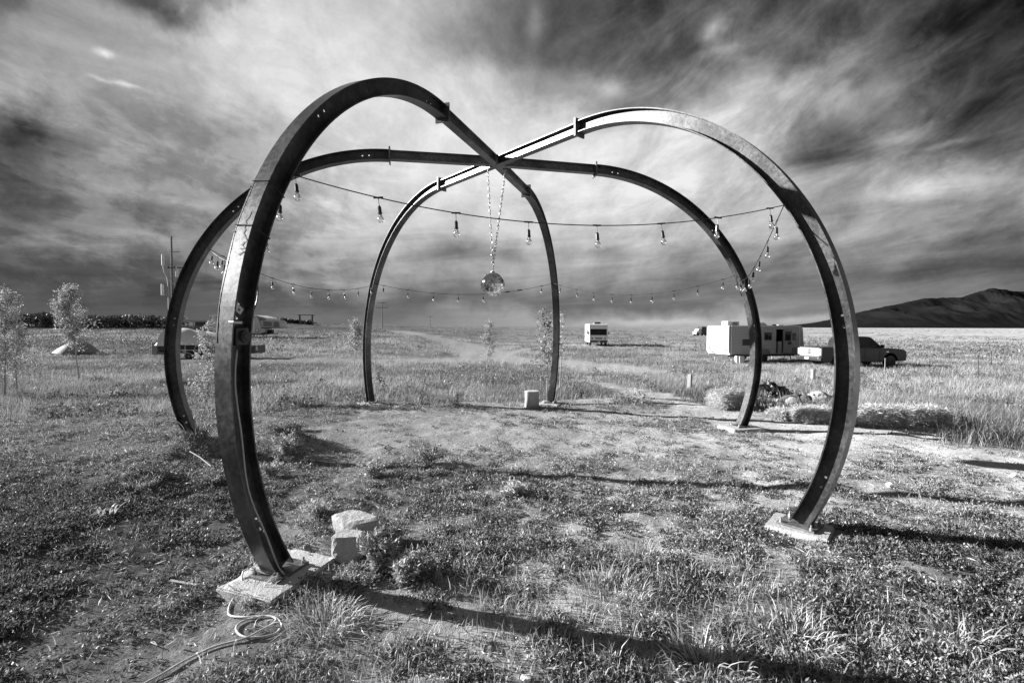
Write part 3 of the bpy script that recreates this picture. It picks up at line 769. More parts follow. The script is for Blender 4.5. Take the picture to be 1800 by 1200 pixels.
# posts
def post(px, py, h, r, material, label, lean=0.0, square=False, group='posts in the field'):
    p = ground(px, py); rt_ = empty('fence_post', p, random.uniform(0,1), label, 'post', group)
    pts = [(0,0,-.2),(lean*h*.5,0,h*.5),(lean*h,0,h)]
    MB().tube(pts, [r*1.05,r,r*.95], 4 if square else 10).build('post', material, rt_); return rt_
post(1211, 690, .62, .085, M['wood'], 'thick short wooden post by the sandy path', .04, True)
post(1429, 672, .60, .10, M['bark'], 'pale round wooden post before the pickup tailgate')
for px, py, h, lb in ((1555,664,1.0,'thin steel fence post in front of the pickup fender'),(1719,662,1.05,'thin dark steel fence post standing alone in tall grass'),(1742,642,1.0,'faint steel fence post far out in the grass'), (660,658,.9,'thin stake beside the sapling near the dirt road'),(1562,640,.9,'far stake in the grass beyond the pickup')):
    q = post(px, py, h, .022, M['galv'] if 'front' in lb or 'stake' in lb else M['dark_trim'], lb)
# hay bales
BALES = []
def bale(px, py, L, Wd, H, rz, label, seed):
    p = ground(px, py); BALES.append((p.x, p.y)); r = empty('hay_bale', p, rz, label, 'hay bale', 'old hay bales along the path'); rr = np.random.default_rng(seed)
    bm = bmesh.new(); bmesh.ops.create_cube(bm, size=1); bmesh.ops.subdivide_edges(bm, edges=bm.edges[:], cuts=10, use_grid_fill=True)
    for v in bm.verts:
        c = v.co.copy(); c = c.lerp(c.normalized()*.62, .38); k = 1; n = float(fbm(np.array([c.x*4+seed]), np.array([c.y*4+c.z*5]), seed, 3)[0])-.5
        v.co = Vector((c.x*L*.93*(1+.12*n), c.y*Wd*.9*(1+.3*n), (c.z*.92+.5)*H*(1+.28*n)-.03))
    me = bpy.data.meshes.new('hay_core'); bm.to_mesh(me); bm.free(); link('hay_core', me, M['hay'], r, True)
    n = 5200; f = rr.integers(0, 5, n); u = rr.uniform(-.5,.5,(n,3)); nor = np.zeros((n,3))
    for q, (ax, sg) in enumerate(((0,1),(0,-1),(1,1),(1,-1),(2,1))): m = f == q; u[m,ax] = sg*.5; nor[m,ax] = sg
    ul = np.linalg.norm(u,axis=1,keepdims=True); u = u*.62+.38*u/ul*.62
    base = (u+np.array([0,0,.5]))*np.array([L,Wd,H])*.98
    d = rr.normal(size=(n,3))*np.array([1,.8,.5])+nor*.45+np.array([0,0,-.3])
    g = leaves_geo(base, d, rr.uniform(.05,.14,n), rr.uniform(.0025,.0055,n), rr.uniform(.1,.95,n), rr)
    setp(link('loose_straw', fast_mesh('loose_straw', *g), M['straw'], r), kind='stuff')
M['hay'] = plain('hay', .30, .95, var=.4, scale=8, bump=1.0, bscale=40)
bale(1283, 716, 1.0, .62, .46, .35, 'slumped pale hay bale lying next to the black bag', 1)
bale(1430, 741, .72, .5, .30, -.1, 'low crumbled hay bale in front of the rock pile', 2)
bale(1372, 735, .40, .36, .18, .5, 'small broken hay clump beside the crumbled bale', 5)
bale(1536, 748, 1.05, .55, .42, -.08, 'weathered hay bale right beside the frame leg, end to end', 3)
bale(1612, 748, 1.05, .55, .42, -.02, 'dark shaded hay bale next to the tall grass', 4)
# crumpled black bag
p = ground(1360, 697); bm = bmesh.new(); bmesh.ops.create_icosphere(bm, subdivisions=4, radius=1)
for v in bm.verts:
    c = v.co.copy(); n = float(fbm(np.array([c.x*2.2+5]), np.array([c.y*2.2+c.z*3]), 8, 4)[0])-.5; n2 = abs(float(fbm(np.array([c.x*4+1]), np.array([c.y*4+c.z*5]), 18, 3)[0])-.5)
    v.co = Vector((c.x*.62, c.y*.42, max(-.4,c.z)*(.36-.16*c.x)+.16))*(1+.6*n-.9*n2)
me = bpy.data.meshes.new('garbage_bag'); bm.to_mesh(me); bm.free(); o = link('garbage_bag', me, M['black_plastic']); o.location = p-Vector((0,0,.03)); setp(o, 'crumpled black plastic bag lying in the grass behind the hay', 'bag')
# white stick leaning in the grass
o = MB().tube([ground(334,800)+Vector((0,0,.06)), ground(352,812)+Vector((0,0,.07)), ground(372,826)+Vector((0,0,.05))], .007, 6).build('stick', M['bark']); setp(o, 'thin pale stick lying on the weedy mound', 'stick')
o = MB().tube([G(300,1024,.02), G(340,1031,.02), G(376,1034,.02)], .009, 6).build('stick', M['bark']); setp(o, 'pale twig on the dirt left of the powered footing', 'stick')
o = MB().tube([G(775,1030,.0), G(779,1044,.04), G(784,1056,.0)], .007, 6).build('stick', M['bark_dark']); setp(o, 'short bent twig in front of the boulders', 'stick')

# ------------------------------------------------------------------ saplings and shrubs
def sapling(px, py, h, spread, nl, label, seed, low=.25, lean=(0,0), leafmat='leaf', bark='bark', stems=1, leaf=.05, tone=(.1,1), Y=None):
    p = at_dist(px, Y) if Y else ground(px, py); root = empty('sapling_tree', p, 0, label, 'tree', 'young trees planted in the field'); rr = np.random.default_rng(seed)
    mb = MB(); tips = []
    for s in range(stems):
        off = Vector((rr.normal(0,.03), rr.normal(0,.03), 0)) if stems > 1 else Vector((0,0,0))
        dirx = Vector((lean[0]+rr.normal(0,.05)*(stems>1)*2, lean[1]+rr.normal(0,.05), 1))
        tr = [off+dirx*(h*f)+Vector((rr.normal(0,.015),rr.normal(0,.015),0))*h*f for f in np.linspace(0,1,9)]
        tr[0].z = -.1; mb.tube(tr, [max(.006,.026*(1-.85*f))*h/3 for f in np.linspace(0,1,9)], 7)
        nb = int(14+h*5)
        for b in range(nb):
            f = low+(1-low)*(b+rr.random())/nb; i = min(7, int(f*8)); q = tr[i].lerp(tr[i+1], f*8-i)
            a = rr.uniform(0, 2*math.pi); L = spread*(1-.75*abs(f-low-.12)/(1-low))*rr.uniform(.55,1.15)
            d = Vector((math.cos(a), math.sin(a), rr.uniform(.5,1.5))).normalized()
            e = q+d*L*.55; e2 = q+d*L+Vector((0,0,L*rr.uniform(-.15,.3))); mb.tube([q,e,e2], [.008*h/3,.005*h/3,.002], 4)
            for g in np.linspace(.25,1.0,6): tips.append((q.lerp(e2, g), L))
    mb.build('trunk', M[bark], root, smooth=True)
    tp_ = np.array([tuple(q) for q, _ in tips]); ix = rr.integers(0, len(tp_), nl)
    clump = rr.uniform(0,1,len(tp_))
    keep = clump[ix] > .18; ix = ix[keep]; n = len(ix)
    base = tp_[ix]+rr.normal(size=(n,3))*spread*.11
    g = leaves_geo(base, rr.normal(size=(n,3))+np.array([0,0,-.2]), rr.uniform(.7,1.3,n)*leaf, rr.uniform(.28,.42,n)*leaf, np.clip(rr.uniform(tone[0],tone[1],n)*.75+.25*clump[ix],0,1), rr)
    link('crown', fast_mesh('crown', *g), M[leafmat], root)
sapling(8, 702, 3.5, .95, 5600, 'bushy sapling with pale leaves at the field edge, beside another', 1, .15, stems=1, leaf=.062)
sapling(30, 697, 3.0, .70, 3000, 'thinner sapling growing close against the bushy one', 2, .2, leaf=.06)
sapling(-45, 700, 3.4, .8, 1800, 'tall sapling beyond the bushy pair at the field edge', 22, .15, leaf=.065)
sapling(140, 668, 4.0, 1.0, 5200, 'full round sapling with pale trunk in front of the dome tent', 3, .32, leaf=.085)
sapling(366, 712, 2.0, .50, 1700, 'leafy low sapling between the two close legs', 4, .05, leaf=.055, tone=(.3,1))
sapling(621, 660, 2.6, .66, 2800, 'leaning sapling with bare pale trunk beside the dirt road', 5, .42, (.10,0), leaf=.065)
sapling(668, 700, .8, .25, 240, 'knee high leafy seedling by the leg beyond the ball', 15, .1, leaf=.06, tone=(0,.5))
sapling(856, 655, 2.7, .66, 2400, 'sparse pale sapling standing directly below the mirror ball', 6, .2, (.03,0), leaf=.062, tone=(.2,1))
sapling(962, 698, 2.35, .62, 900, 'sapling with large sparse leaves behind the leg by the stump', 7, .2, leaf=.075, tone=(0,.55))
sapling(985, 690, 2.3, .5, 420, 'pale twiggy sapling half hidden by the leg near the stump', 8, .5, leaf=.06, tone=(.6,1))

def bush(px, Y, wd, ht, nl, label, seed, matk='leaf_dark', group=None, leaf=.25, name='shrub'):
    p = at_dist(px, Y); root = empty(name, p, 0, label, 'shrub', group); rr = np.random.default_rng(seed)
    mb = MB()
    for b in range(6):
        a = rr.uniform(0, 6.28); mb.tube([(0,0,-.1),(math.cos(a)*wd*.2, math.sin(a)*wd*.15, ht*.4),(math.cos(a)*wd*.35, math.sin(a)*wd*.3, ht*.75)], [.06*ht,.04*ht,.01], 5)
    mb.build('stem', M['bark_dark'], root)
    nc = 14; cc = rr.uniform(-1,1,(nc,3))*np.array([wd*.42,wd*.35,ht*.25])+np.array([0,0,ht*.5]); ix = rr.integers(0,nc,nl)
    d = unit(rr.normal(size=(nl,3))); base = cc[ix]+d*np.array([wd*.2,wd*.2,ht*.26])*rr.uniform(.6,1.05,(nl,1)); base[:,2] = np.maximum(base[:,2], .02)
    g = leaves_geo(base, d+rr.normal(size=(nl,3))*.7, rr.uniform(.6,1.3,nl)*leaf, rr.uniform(.25,.4,nl)*leaf, np.clip(rr.uniform(0,1,nl)*.6+.4*rr.uniform(0,1,nc)[ix],0,1), rr)
    link('crown', fast_mesh('crown', *g), M[matk], root)
HB = 'dark bushes along the bank behind the tent'
for i, px in enumerate(np.linspace(-60, 300, 17)):
    bush(px+random.uniform(-4,4), 92+random.uniform(-2,3), 3.4+random.random(), (1.9 if px > 110 else 2.5)+.5*random.random(), 620, 'dark bush in the dense row along the bank behind the tent', 100+i, group=HB, leaf=.42)
for i, px in enumerate((498,506,514,522,530,538,546)):
    bush(px, 118, 2.2, 1.25-.06*i, 260, 'low dark bush in the row under the ranch gate', 140+i, group='low dark bushes under the ranch gate', leaf=.4)

# ------------------------------------------------------------------ vehicles and far things
def wheel(root, x, y, r, w, side=-1):
    wv = MB().lathe([(r*.62,-w/2),(r*.93,-w/2),(r,-w*.32),(r,w*.32),(r*.93,w/2),(r*.62,w/2)], 24, (x,y,r), 'y').build('wheel', M['black'], root, smooth=False)
    MB().lathe([(r*.6,-w*.36),(r*.6,w*.36)], 20, (x,y,r), 'y').build('rim', M['mid_trim'], wv)
    MB().lathe([(r*.17,-w*.45),(r*.17,w*.45)], 10, (x,y,r), 'y').build('hub', M['galv'], wv)
    for q in range(5):
        a = q*1.2566; MB().box((x+r*.36*math.cos(a), y+side*w*.38, r+r*.36*math.sin(a)), (r*.5,.02,r*.11), Matrix.Rotation(-a,3,'Y')).build('spoke', M['galv'], wv)
def panel(root, name, material, x0, x1, z0, z1, y, th=.03, r=0.0, frame_=None):
    o = MB().box(((x0+x1)/2, y, (z0+z1)/2), (x1-x0, th, z1-z0), None, r).build(name, material, root); return o
def window(root, x0, x1, z0, z1, y, bars=1):
    f = panel(root, 'window', M['dark_trim'], x0, x1, z0, z1, y, .05, .015)
    panel(f, 'pane', M['glass'], x0+.045, x1-.045, z0+.045, z1-.045, y-.018, .03)
    if bars: panel(f, 'mullion', M['dark_trim'], (x0+x1)/2-.02, (x0+x1)/2+.02, z0+.04, z1-.04, y-.036, .012)
    return f
# --- travel trailer, long side towards the frame, sunlit rear wall
g0 = at_dist(1281, 34.0); TA = math.atan2(.25,.97)
tr = empty('travel_trailer', g0, TA, 'white box travel trailer with ribbed side and open door', 'trailer')
Lt, Wt, fz, tz = 6.4, 2.4, .58, 2.66
side = [(.0,fz+.22),(.14,fz),(Lt-.35,fz),(Lt+.12,fz+.45),(Lt-.02,tz-.25),(Lt-.16,tz-.04),(Lt-.3,tz),(.12,tz),(.0,tz-.08)]
D0x, D1x, D0z, D1z = 4.02, 4.62, fz+.10, fz+1.82
shell = MB(); n = len(side)
# far wall, skin and near wall cut round the doorway
shell.add([(x,0,z) for x, z in side]+[(x,Wt,z) for x, z in side], [tuple(range(n,2*n))]+[(i, (i+1)%n, (i+1)%n+n, i+n) for i in range(n) if i not in (8,0)])
walls = [[(0,fz+.22),(.14,fz),(D0x,fz),(D0x,tz),(.12,tz),(0,tz-.08)], [(D1x,fz),(Lt-.35,fz),(Lt+.12,fz+.45),(Lt-.02,tz-.25),(Lt-.16,tz-.04),(Lt-.3,tz),(D1x,tz)], [(D0x,fz),(D1x,fz),(D1x,D0z),(D0x,D0z)], [(D0x,D1z),(D1x,D1z),(D1x,tz),(D0x,tz)]]
for wq in walls: b = len(shell.v); shell.add([(x,0,z) for x, z in wq], [tuple(range(len(wq)))])
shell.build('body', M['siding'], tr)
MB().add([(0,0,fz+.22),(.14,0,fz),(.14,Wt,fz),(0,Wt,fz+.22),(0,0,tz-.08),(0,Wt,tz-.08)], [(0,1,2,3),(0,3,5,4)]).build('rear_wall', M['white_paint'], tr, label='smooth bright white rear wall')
for zz, w_ in ((fz+.38,.0),):
    for yy in (.28, 2.1): 
        lt = MB().box((-.02,yy,zz), (.05,.20,.14), None, .01).build('tail_light', M['mid_trim'], tr)
MB().box((-.02,1.75,fz+.12), (.04,.12,.09)).build('plate_holder', M['mid_trim'], tr)
for yy in (.3,.9,1.2,1.5,2.1): MB().box((-.015,yy,tz-.2), (.04,.05,.04)).build('marker_light', M['grey_panel'], tr)
MB().box((.20,-.012,(fz+tz)/2), (.05,.03,tz-fz-.05)).build('corner_trim', M['white_paint'], tr)
MB().box((Lt-.32,-.012,(fz+tz)/2), (.05,.03,tz-fz-.1)).build('corner_trim', M['white_paint'], tr)
MB().box((Lt/2,-.02,tz-.03), (Lt-.4,.06,.05)).build('roof_trim', M['white_paint'], tr)
MB().box((Lt/2,-.012,fz+.03), (Lt-.6,.03,.05)).build('lower_trim', M['mid_trim'], tr)
window(tr, 3.0, 3.62, 1.62, 2.16, -.012); window(tr, 5.2, 5.78, 1.62, 2.10, -.012)
panel(tr, 'vent_grille', M['dark_trim'], 1.15, 1.75, 1.25, 1.68, -.012, .03)
# doorway interior and open door
MB().box(((D0x+D1x)/2,.9,(D0z+D1z)/2), (1.6,.02,1.7)).build('interior_wall', M['dark_trim'], tr)
MB().box((D0x+.40,.2,D0z+.42), (.34,.3,.84)).build('interior_cabinet', M['grey_panel'], tr)
Md = Matrix.Rotation(math.radians(-12), 3, 'Z')
dr = MB().box((D1x+.34,-.09,(D0z+D1z)/2), (.62,.04,D1z-D0z), Md, .01).build('door', M['grey_panel'], tr)
MB().box((D1x+.34,-.115,D0z+1.22), (.40,.02,.62), Md, .01).build('door_window', M['glass'], dr); MB().box((D1x+.34,-.110,D0z+1.22), (.46,.012,.68), Md).build('door_window_frame', M['dark_trim'], dr)
MB().box((D1x+.46,-.13,D0z+.72), (.26,.03,.2), Md).build('door_pocket', M['dark_trim'], dr); MB().box((D1x+.58,-.14,D0z+.95), (.04,.05,.12), Md).build('handle', M['galv'], dr)
ac = MB().box((1.0,1.1,tz+.16), (1.0,.7,.30), None, .06).build('air_conditioner', M['white_paint'], tr); MB().box((1.1,.74,tz+.16), (.4,.02,.08)).build('vent_slot', M['dark_trim'], ac)
MB().prism([(3.0,tz),(3.1,tz+.24),(3.7,tz+.24),(4.0,tz)], .8, 1.6).build('roof_pod', M['offwhite'], tr)
MB().box((4.7,1.1,tz+.05), (.4,.4,.1), None, .02).build('roof_vent', M['dark_trim'], tr); MB().box((5.3,1.1,tz+.04), (.5,.4,.07), None, .02).build('roof_vent', M['white_paint'], tr)
MB().box((3.0,1.2,fz-.08), (5.8,2.0,.12)).build('chassis', M['dark_trim'], tr)
for x in (3.05,): 
    for y in (.15,2.25): wheel(tr, x, y, .34, .22)
MB().prism([(2.62,fz+.02),(2.7,fz+.30),(2.9,fz+.40),(3.25,fz+.40),(3.45,fz+.30),(3.53,fz+.02)], -.03, .0).build('wheel_arch', M['mid_trim'], tr)
MB().prism([(5.3,fz+.1),(5.35,fz+.45),(5.8,fz+.5),(5.85,fz+.1)], -.04, 0).build('storage_hatch', M['mid_trim'], tr)
for x in (.45,5.6): 
    for y in (.3,2.1): MB().tube([(x,y,fz-.05),(x+.1,y,-.1)], .04, 6).build('jack', M['offwhite'], tr)
MB().box((.75,-.3,.25), (.4,.35,.5), None, .02).build('propane_box', M['offwhite'], tr)
MB().box((.5,-.25,.3), (.2,.2,.45), None, .02).build('water_can', M['white_paint'], tr)
MB().box((D0x+.3,-.35,.28), (.6,.3,.05)).build('step', M['dark_trim'], tr)
MB().tube([(Lt-.2,.4,fz-.08),(Lt+1.1,1.2,fz-.12)], .05, 6).build('tow_bar', M['dark_trim'], tr); MB().tube([(Lt-.2,2.0,fz-.08),(Lt+1.1,1.2,fz-.12)], .05, 6).build('tow_bar', M['dark_trim'], tr)
# --- pickup truck
g0 = at_dist(1445, 30.0); pk = empty('pickup_truck', g0, math.atan2(.13,.99), 'dark pickup truck with sunlit tailgate parked in the grass', 'truck')
Lp, Wp = 6.0, 2.0
def arc(cx, r, z0, n=9): return [(cx+r*math.cos(a), z0+r*math.sin(a)) for a in np.linspace(math.pi, 0, n)]
body = [(0,.55),(.10,.42)]+[(x,z) for x,z in arc(1.25,.52,.42)]+[(2.0,.40)]+[(3.7,.38)]+[(x,z) for x,z in arc(4.85,.52,.42)]+[(5.6,.40),(5.93,.48),(6.0,.72),(5.97,1.02),(5.78,1.15),(5.2,1.22),(4.3,1.27),(2.05,1.27),(2.03,1.30),(.02,1.31)]
b = MB().prism(body, 0, Wp).build('body', M['truck'], pk, bevel=.035)
cab = [(2.06,1.22),(2.08,1.70),(2.16,1.90),(2.5,1.98),(3.3,1.98),(3.62,1.92),(4.34,1.26)]
ins = [.03,.11,.20,.26,.26,.21,.05]
MB().prism(cab, 0, Wp, ins).build('cab', M['truck'], pk, bevel=.02)
def side_glass(pts, nm='side_window'):
    vs = []; 
    for x, z in pts: vs.append((x, .012+.24*max(0,(z-1.24)/.68)-.003, z))
    for x, z in pts: vs.append((x, .012+.24*max(0,(z-1.24)/.68)+.012, z))
    n = len(pts); MB().add(vs, [tuple(range(n)), tuple(range(2*n-1,n-1,-1))]+[(i,(i+1)%n,(i+1)%n+n,i+n) for i in range(n)]).build(nm, M['glass'], pk)
side_glass([(2.22,1.36),(2.22,1.70),(2.32,1.85),(2.95,1.89),(2.99,1.36)]); side_glass([(3.06,1.36),(3.03,1.89),(3.5,1.87),(4.08,1.40),(4.02,1.36)])
tg = MB().box((-.012,1.0,.99), (.05,1.72,.56), None, .02).build('tailgate', M['tailgate'], pk, label='pale sunlit tailgate')
MB().lathe([(.085,-.012),(.085,.006)], 18, (-.045,1.0,1.10), 'x').build('emblem', M['mid_trim'], tg); MB().box((-.042,1.0,.93), (.015,.22,.06)).build('tailgate_handle', M['dark_trim'], tg)
for y in (.06,1.94): MB().box((.0,y,1.0), (.10,.13,.42), None, .02).build('tail_light', M['offwhite'], pk)
bp = MB().box((-.10,1.0,.58), (.22,1.95,.20), None, .04).build('rear_bumper', M['chrome'], pk); MB().box((-.218,1.0,.60), (.02,.32,.15)).build('licence_plate', M['white_paint'], bp)
MB().box((5.97,1.0,.55), (.14,1.9,.22), None, .04).build('front_bumper', M['dark_trim'], pk); 
for y in (.2,1.8): MB().box((5.94,y,.90), (.12,.34,.20), None, .03).build('headlight', M['glass'], pk)
MB().box((4.12,-.12,1.38), (.12,.22,.2), None, .03).build('mirror', M['dark_trim'], pk); MB().box((4.12,2.12,1.38), (.12,.22,.2), None, .03).build('mirror', M['dark_trim'], pk)
for x in (2.9,3.9): MB().box((x-.75,-.012,1.12), (.16,.03,.035)).build('door_handle', M['dark_trim'], pk)
for x in (2.07,3.02,4.06): MB().box((x,-.003,.82), (.012,.012,.8)).build('door_seam', M['black'], pk)
MB().box((4.6,-.01,1.02), (.16,.02,.05)).build('badge', M['chrome'], pk)
for x in (1.25,4.85):
    for y, sd in ((.13,-1),(1.87,1)): wheel(pk, x, y, .40, .26, sd)
MB().box((3.0,1.0,.42), (5.0,1.4,.16)).build('chassis', M['black'], pk)
# --- motorhome
g0 = at_dist(1036, 62.0); mh = empty('motorhome', g0+Vector((0,0,.0)), math.radians(-4), 'boxy white motorhome with a wide dark windscreen far out on the plain', 'motorhome')
pr = [(0,.55),(-.12,.9),(-.05,1.35),(.16,2.2),(.25,2.78),(.45,2.86),(7.0,2.86),(7.1,2.7),(7.1,.5),(6.2,.45),(.6,.45)]
mo = MB(); mo.prism(pr, 0, 2.35); mo.v = [(2.35-y, x, z) for x, y, z in mo.v]
mo.build('body', M['white_paint'], mh, bevel=.04)
MB().box((1.18,.06,1.83), (2.08,.06,.80), Matrix.Rotation(math.radians(-14),3,'X'), .02).build('windscreen', M['glass'], mh)
MB().box((1.18,.02,1.83), (.05,.06,.80), Matrix.Rotation(math.radians(-14),3,'X')).build('wiper_pillar', M['dark_trim'], mh)
MB().box((1.18,-.13,.62), (2.2,.16,.24), None, .03).build('bumper', M['dark_trim'], mh)
for x in (.35,2.0): MB().lathe([(.1,-.02),(.1,.03)], 14, (x,-.11,1.02), 'y').build('headlight', M['glass'], mh)
MB().box((1.18,-.10,1.03), (.9,.05,.2), None, .01).build('grille', M['mid_trim'], mh); MB().box((1.18,-.21,.62), (.3,.03,.13)).build('licence_plate', M['offwhite'], mh)
w_ = MB().box((-.01,.9,1.75), (.04,.8,.6), None, .01).build('side_window', M['glass'], mh); MB().box((-.01,2.9,1.85), (.04,1.2,.6), None, .01).build('side_window', M['glass'], mh); MB().box((-.01,5.2,1.85), (.04,1.0,.6), None, .01).build('side_window', M['glass'], mh)
MB().box((-.01,3.5,1.15), (.03,6.2,.10)).build('side_stripe', M['mid_trim'], mh)
MB().box((1.2,1.9,3.0), (.75,1.0,.26), None, .05).build('air_conditioner', M['dark_trim'], mh); MB().box((1.2,4.6,2.95), (.5,.5,.16), None, .03).build('roof_vent', M['offwhite'], mh)
MB().tube([(.3,.6,2.95),(.3,6.5,2.95)], .03, 6).build('roof_rail', M['dark_trim'], mh); MB().tube([(2.05,.6,2.95),(2.05,6.5,2.95)], .03, 6).build('roof_rail', M['dark_trim'], mh)
for x in (-.14,2.5): MB().box((x,.25,1.7), (.14,.1,.34), None, .02).build('mirror', M['dark_trim'], mh)
for x in (.2,2.15):
    for y in (1.1,5.4):
        wv = MB().lathe([(.28,-.12),(.40,-.12),(.42,-.06),(.42,.06),(.40,.12),(.28,.12)], 20, (x,y,.42), 'x').build('wheel', M['black'], mh); MB().lathe([(.25,-.1),(.25,.1)], 14, (x,y,.42), 'x').build('rim', M['galv'], wv)
# --- pop-up trailer on the left
g0 = at_dist(374, 58.0); hy = empty('popup_trailer', g0+Vector((0,0,0)), math.radians(2), 'white pop-up trailer with a tented sleeping end and screened windows', 'trailer')
z0 = Tz(*at_dist(430,58)[:2])-g0.z
b = [(0,.5),(5.6,.5),(6.05,.72),(6.1,1.15),(5.75,1.2),(5.35,2.4),(5.1,2.62),(0,2.62)]
MB().prism(b, 0, 2.3).build('body', M['offwhite'], hy, bevel=.03)
MB().prism([(-.2,2.64),(5.2,2.64),(6.6,2.36),(6.6,2.44),(5.3,2.76),(-.2,2.76)], -.35, 2.4).build('awning_roof', M['white_paint'], hy)
MB().prism([(5.75,1.25),(7.9,1.30),(7.9,1.95),(7.6,2.15),(6.9,2.2),(5.5,2.1)], .1, 2.1).build('tent_end', M['canvas'], hy)
MB().prism([(5.95,1.42),(6.95,1.45),(6.95,1.92),(5.95,2.05)], .06, .14).build('screen_window', M['mesh_screen'], hy)
MB().prism([(7.15,1.38),(7.82,1.40),(7.82,1.85),(7.5,2.02),(7.15,1.82)], .06, .14).build('screen_window', M['mesh_screen'], hy)
MB().prism([(5.7,1.17),(7.95,1.22),(7.95,1.30),(5.7,1.25)], .0, 2.2).build('bunk_board', M['dark_trim'], hy)
window(hy, 3.2, 4.0, 1.5, 2.15, -.012, 0); panel(hy, 'door', M['white_paint'], 4.35, 4.95, .7, 2.4, -.01, .04)
for x in (4.2,4.75): MB().tube([(x,-.3,.9),(x,-.3,2.62)], .035, 6).build('awning_pole', M['dark_trim'], hy)
f = panel(hy, 'access_hatch', M['dark_trim'], 5.1, 5.42, .72, 1.15, -.012, .03); panel(f, 'hatch_lid', M['white_paint'], 5.14, 5.38, .76, 1.11, -.03, .02)
MB().box((6.3,1.1,.78), (.7,.5,.45), None, .03).build('propane_box', M['black'], hy); MB().tube([(6,1.1,.55),(7.2,1.1,.5)], .05, 6).build('tow_bar', M['dark_trim'], hy)
for x in (2.2,3.1): wheel(hy, x, .12, .33, .2)
MB().box((3,1.1,.42), (5.6,1.9,.12)).build('chassis', M['black'], hy)
panel(hy, 'corner_trim', M['dark_trim'], .5, .56, .5, 2.6, -.012, .03); panel(hy, 'vent_grille', M['dark_trim'], .9, 1.05, 2.1, 2.3, -.012, .03)
# --- pale tarp over a dark trailer frame
g0 = at_dist(266, 36.0); tc = empty('tarped_trailer', g0, math.radians(1), 'dark utility trailer covered with a pale sagging tarp', 'trailer')
def tarpz(x): return np.interp(x, [0,.35,.9,2.2,3.4,4.6,5.6,6.4], [1.05,1.9,2.35,2.28,2.10,1.86,1.72,1.2])
vs = []; nx, ny = 34, 12
for i in range(nx):
    x = 6.4*i/(nx-1)
    for j in range(ny):
        v = j/(ny-1); y = 2.0*v; e = min(v,1-v)*2; sag = .12*math.sin(math.pi*v)
        z = float(tarpz(x))-(.95*(1-e)**3)+.05*math.sin(x*3+v*4)-.10*math.sin(x*1.9)**2*(1-e)
        vs.append((x+.05*math.sin(v*9), y, max(z,1.02+.05*math.sin(x*2.3))))
MB().add(vs, [(i*ny+j, (i+1)*ny+j, (i+1)*ny+j+1, i*ny+j+1) for i in range(nx-1) for j in range(ny-1)]).build('tarp', M['tarp'], tc, smooth=True)
MB().prism([(.35,1.0),(.55,1.65),(.95,2.28),(1.6,2.2),(1.6,1.0)], -.02, .02).build('tarp_end', M['canvas'], tc)
MB().box((3.3,1.0,.86), (6.0,1.8,.32), None, .03).build('bed', M['black'], tc); MB().box((3.3,1.0,.52), (6.2,1.5,.12)).build('chassis', M['dark_trim'], tc)
MB().box((-.1,.9,.78), (.55,.9,.95), None, .05).build('tool_box', M['mid_trim'], tc)
for x in (2.5,3.5,4.6): MB().tube([(x,-.05,.3),(x,-.05,1.05)], .025, 6).build('stake', M['galv'], tc)
MB().tube([(2.3,-.06,.72),(4.6,-.06,.72)], .03, 6).build('side_rail', M['galv'], tc); MB().tube([(2.3,-.06,.62),(3.2,-.06,.35)], .03, 6).build('side_rail', M['galv'], tc)
for x in (2.7,5.2): 
    for y, sd in ((.12,-1),(1.9,1)): wheel(tc, x, y, .34, .22, sd)
MB().box((6.9,1.0,.75), (1.3,1.7,.6), None, .08).build('cargo_box', M['dark_trim'], tc)
rl = MB().box((7.57,.35,.85), (.05,.35,.4)).build('tail_panel', M['black'], tc)
for z in (.74,.86,.98): MB().box((7.605,.35,z), (.02,.28,.05)).build('reflector', M['white_paint'], rl)
# --- long low shed behind the tarp
g0 = at_dist(318, 84.0); sh = empty('low_shed', g0, 0, 'long low flat roofed open shed behind the tarped trailer', 'shed')
MB().prism([(-.3,1.75),(9.2,1.75),(9.2,1.98),(-.3,2.05)], -.4, 4.5).build('roof', M['grey_panel'], sh)
MB().box((4.5,3.8,.85), (9,.1,1.8)).build('back_wall', M['wood_dark'], sh)
for x in (0.,2.2,4.5,6.7,9): MB().box((x,0,.8), (.16,.16,1.9)).build('post', M['wood'], sh)
MB().box((4.5,.1,.5), (8.8,.06,1.0)).build('front_wall', M['mesh_screen'], sh)
# --- ranch gate far left
g0 = at_dist(525, 112.0); rg = empty('ranch_gate', g0, 0, 'distant ranch gate, two posts under a long crossbeam', 'gate')
for x in (.3,3.2): MB().box((x,0,1.0), (.28,.28,2.3)).build('gate_post', M['wood_dark'], rg)
MB().box((1.75,0,2.2), (3.9,.22,.16)).build('crossbeam', M['wood_dark'], rg)
# --- far dark truck by the travel trailer
g0 = at_dist(1234, 150.0); fv = empty('box_truck', g0, .2, 'tiny dark box truck on the plain beyond the travel trailer', 'truck')
MB().box((.3,0,1.6), (2.2,2.2,2.4), None, .05).build('cargo_box', M['dark_trim'], fv); MB().prism([(-.8,.5),(-2.6,.5),(-2.6,1.2),(-2.1,1.4),(-1.7,2.1),(-.8,2.1)], -1, 1).build('cab', M['offwhite'], fv)
for x in (-2,.6): wheel(fv, x, -.9, .45, .25); wheel(fv, x, .9, .45, .25)
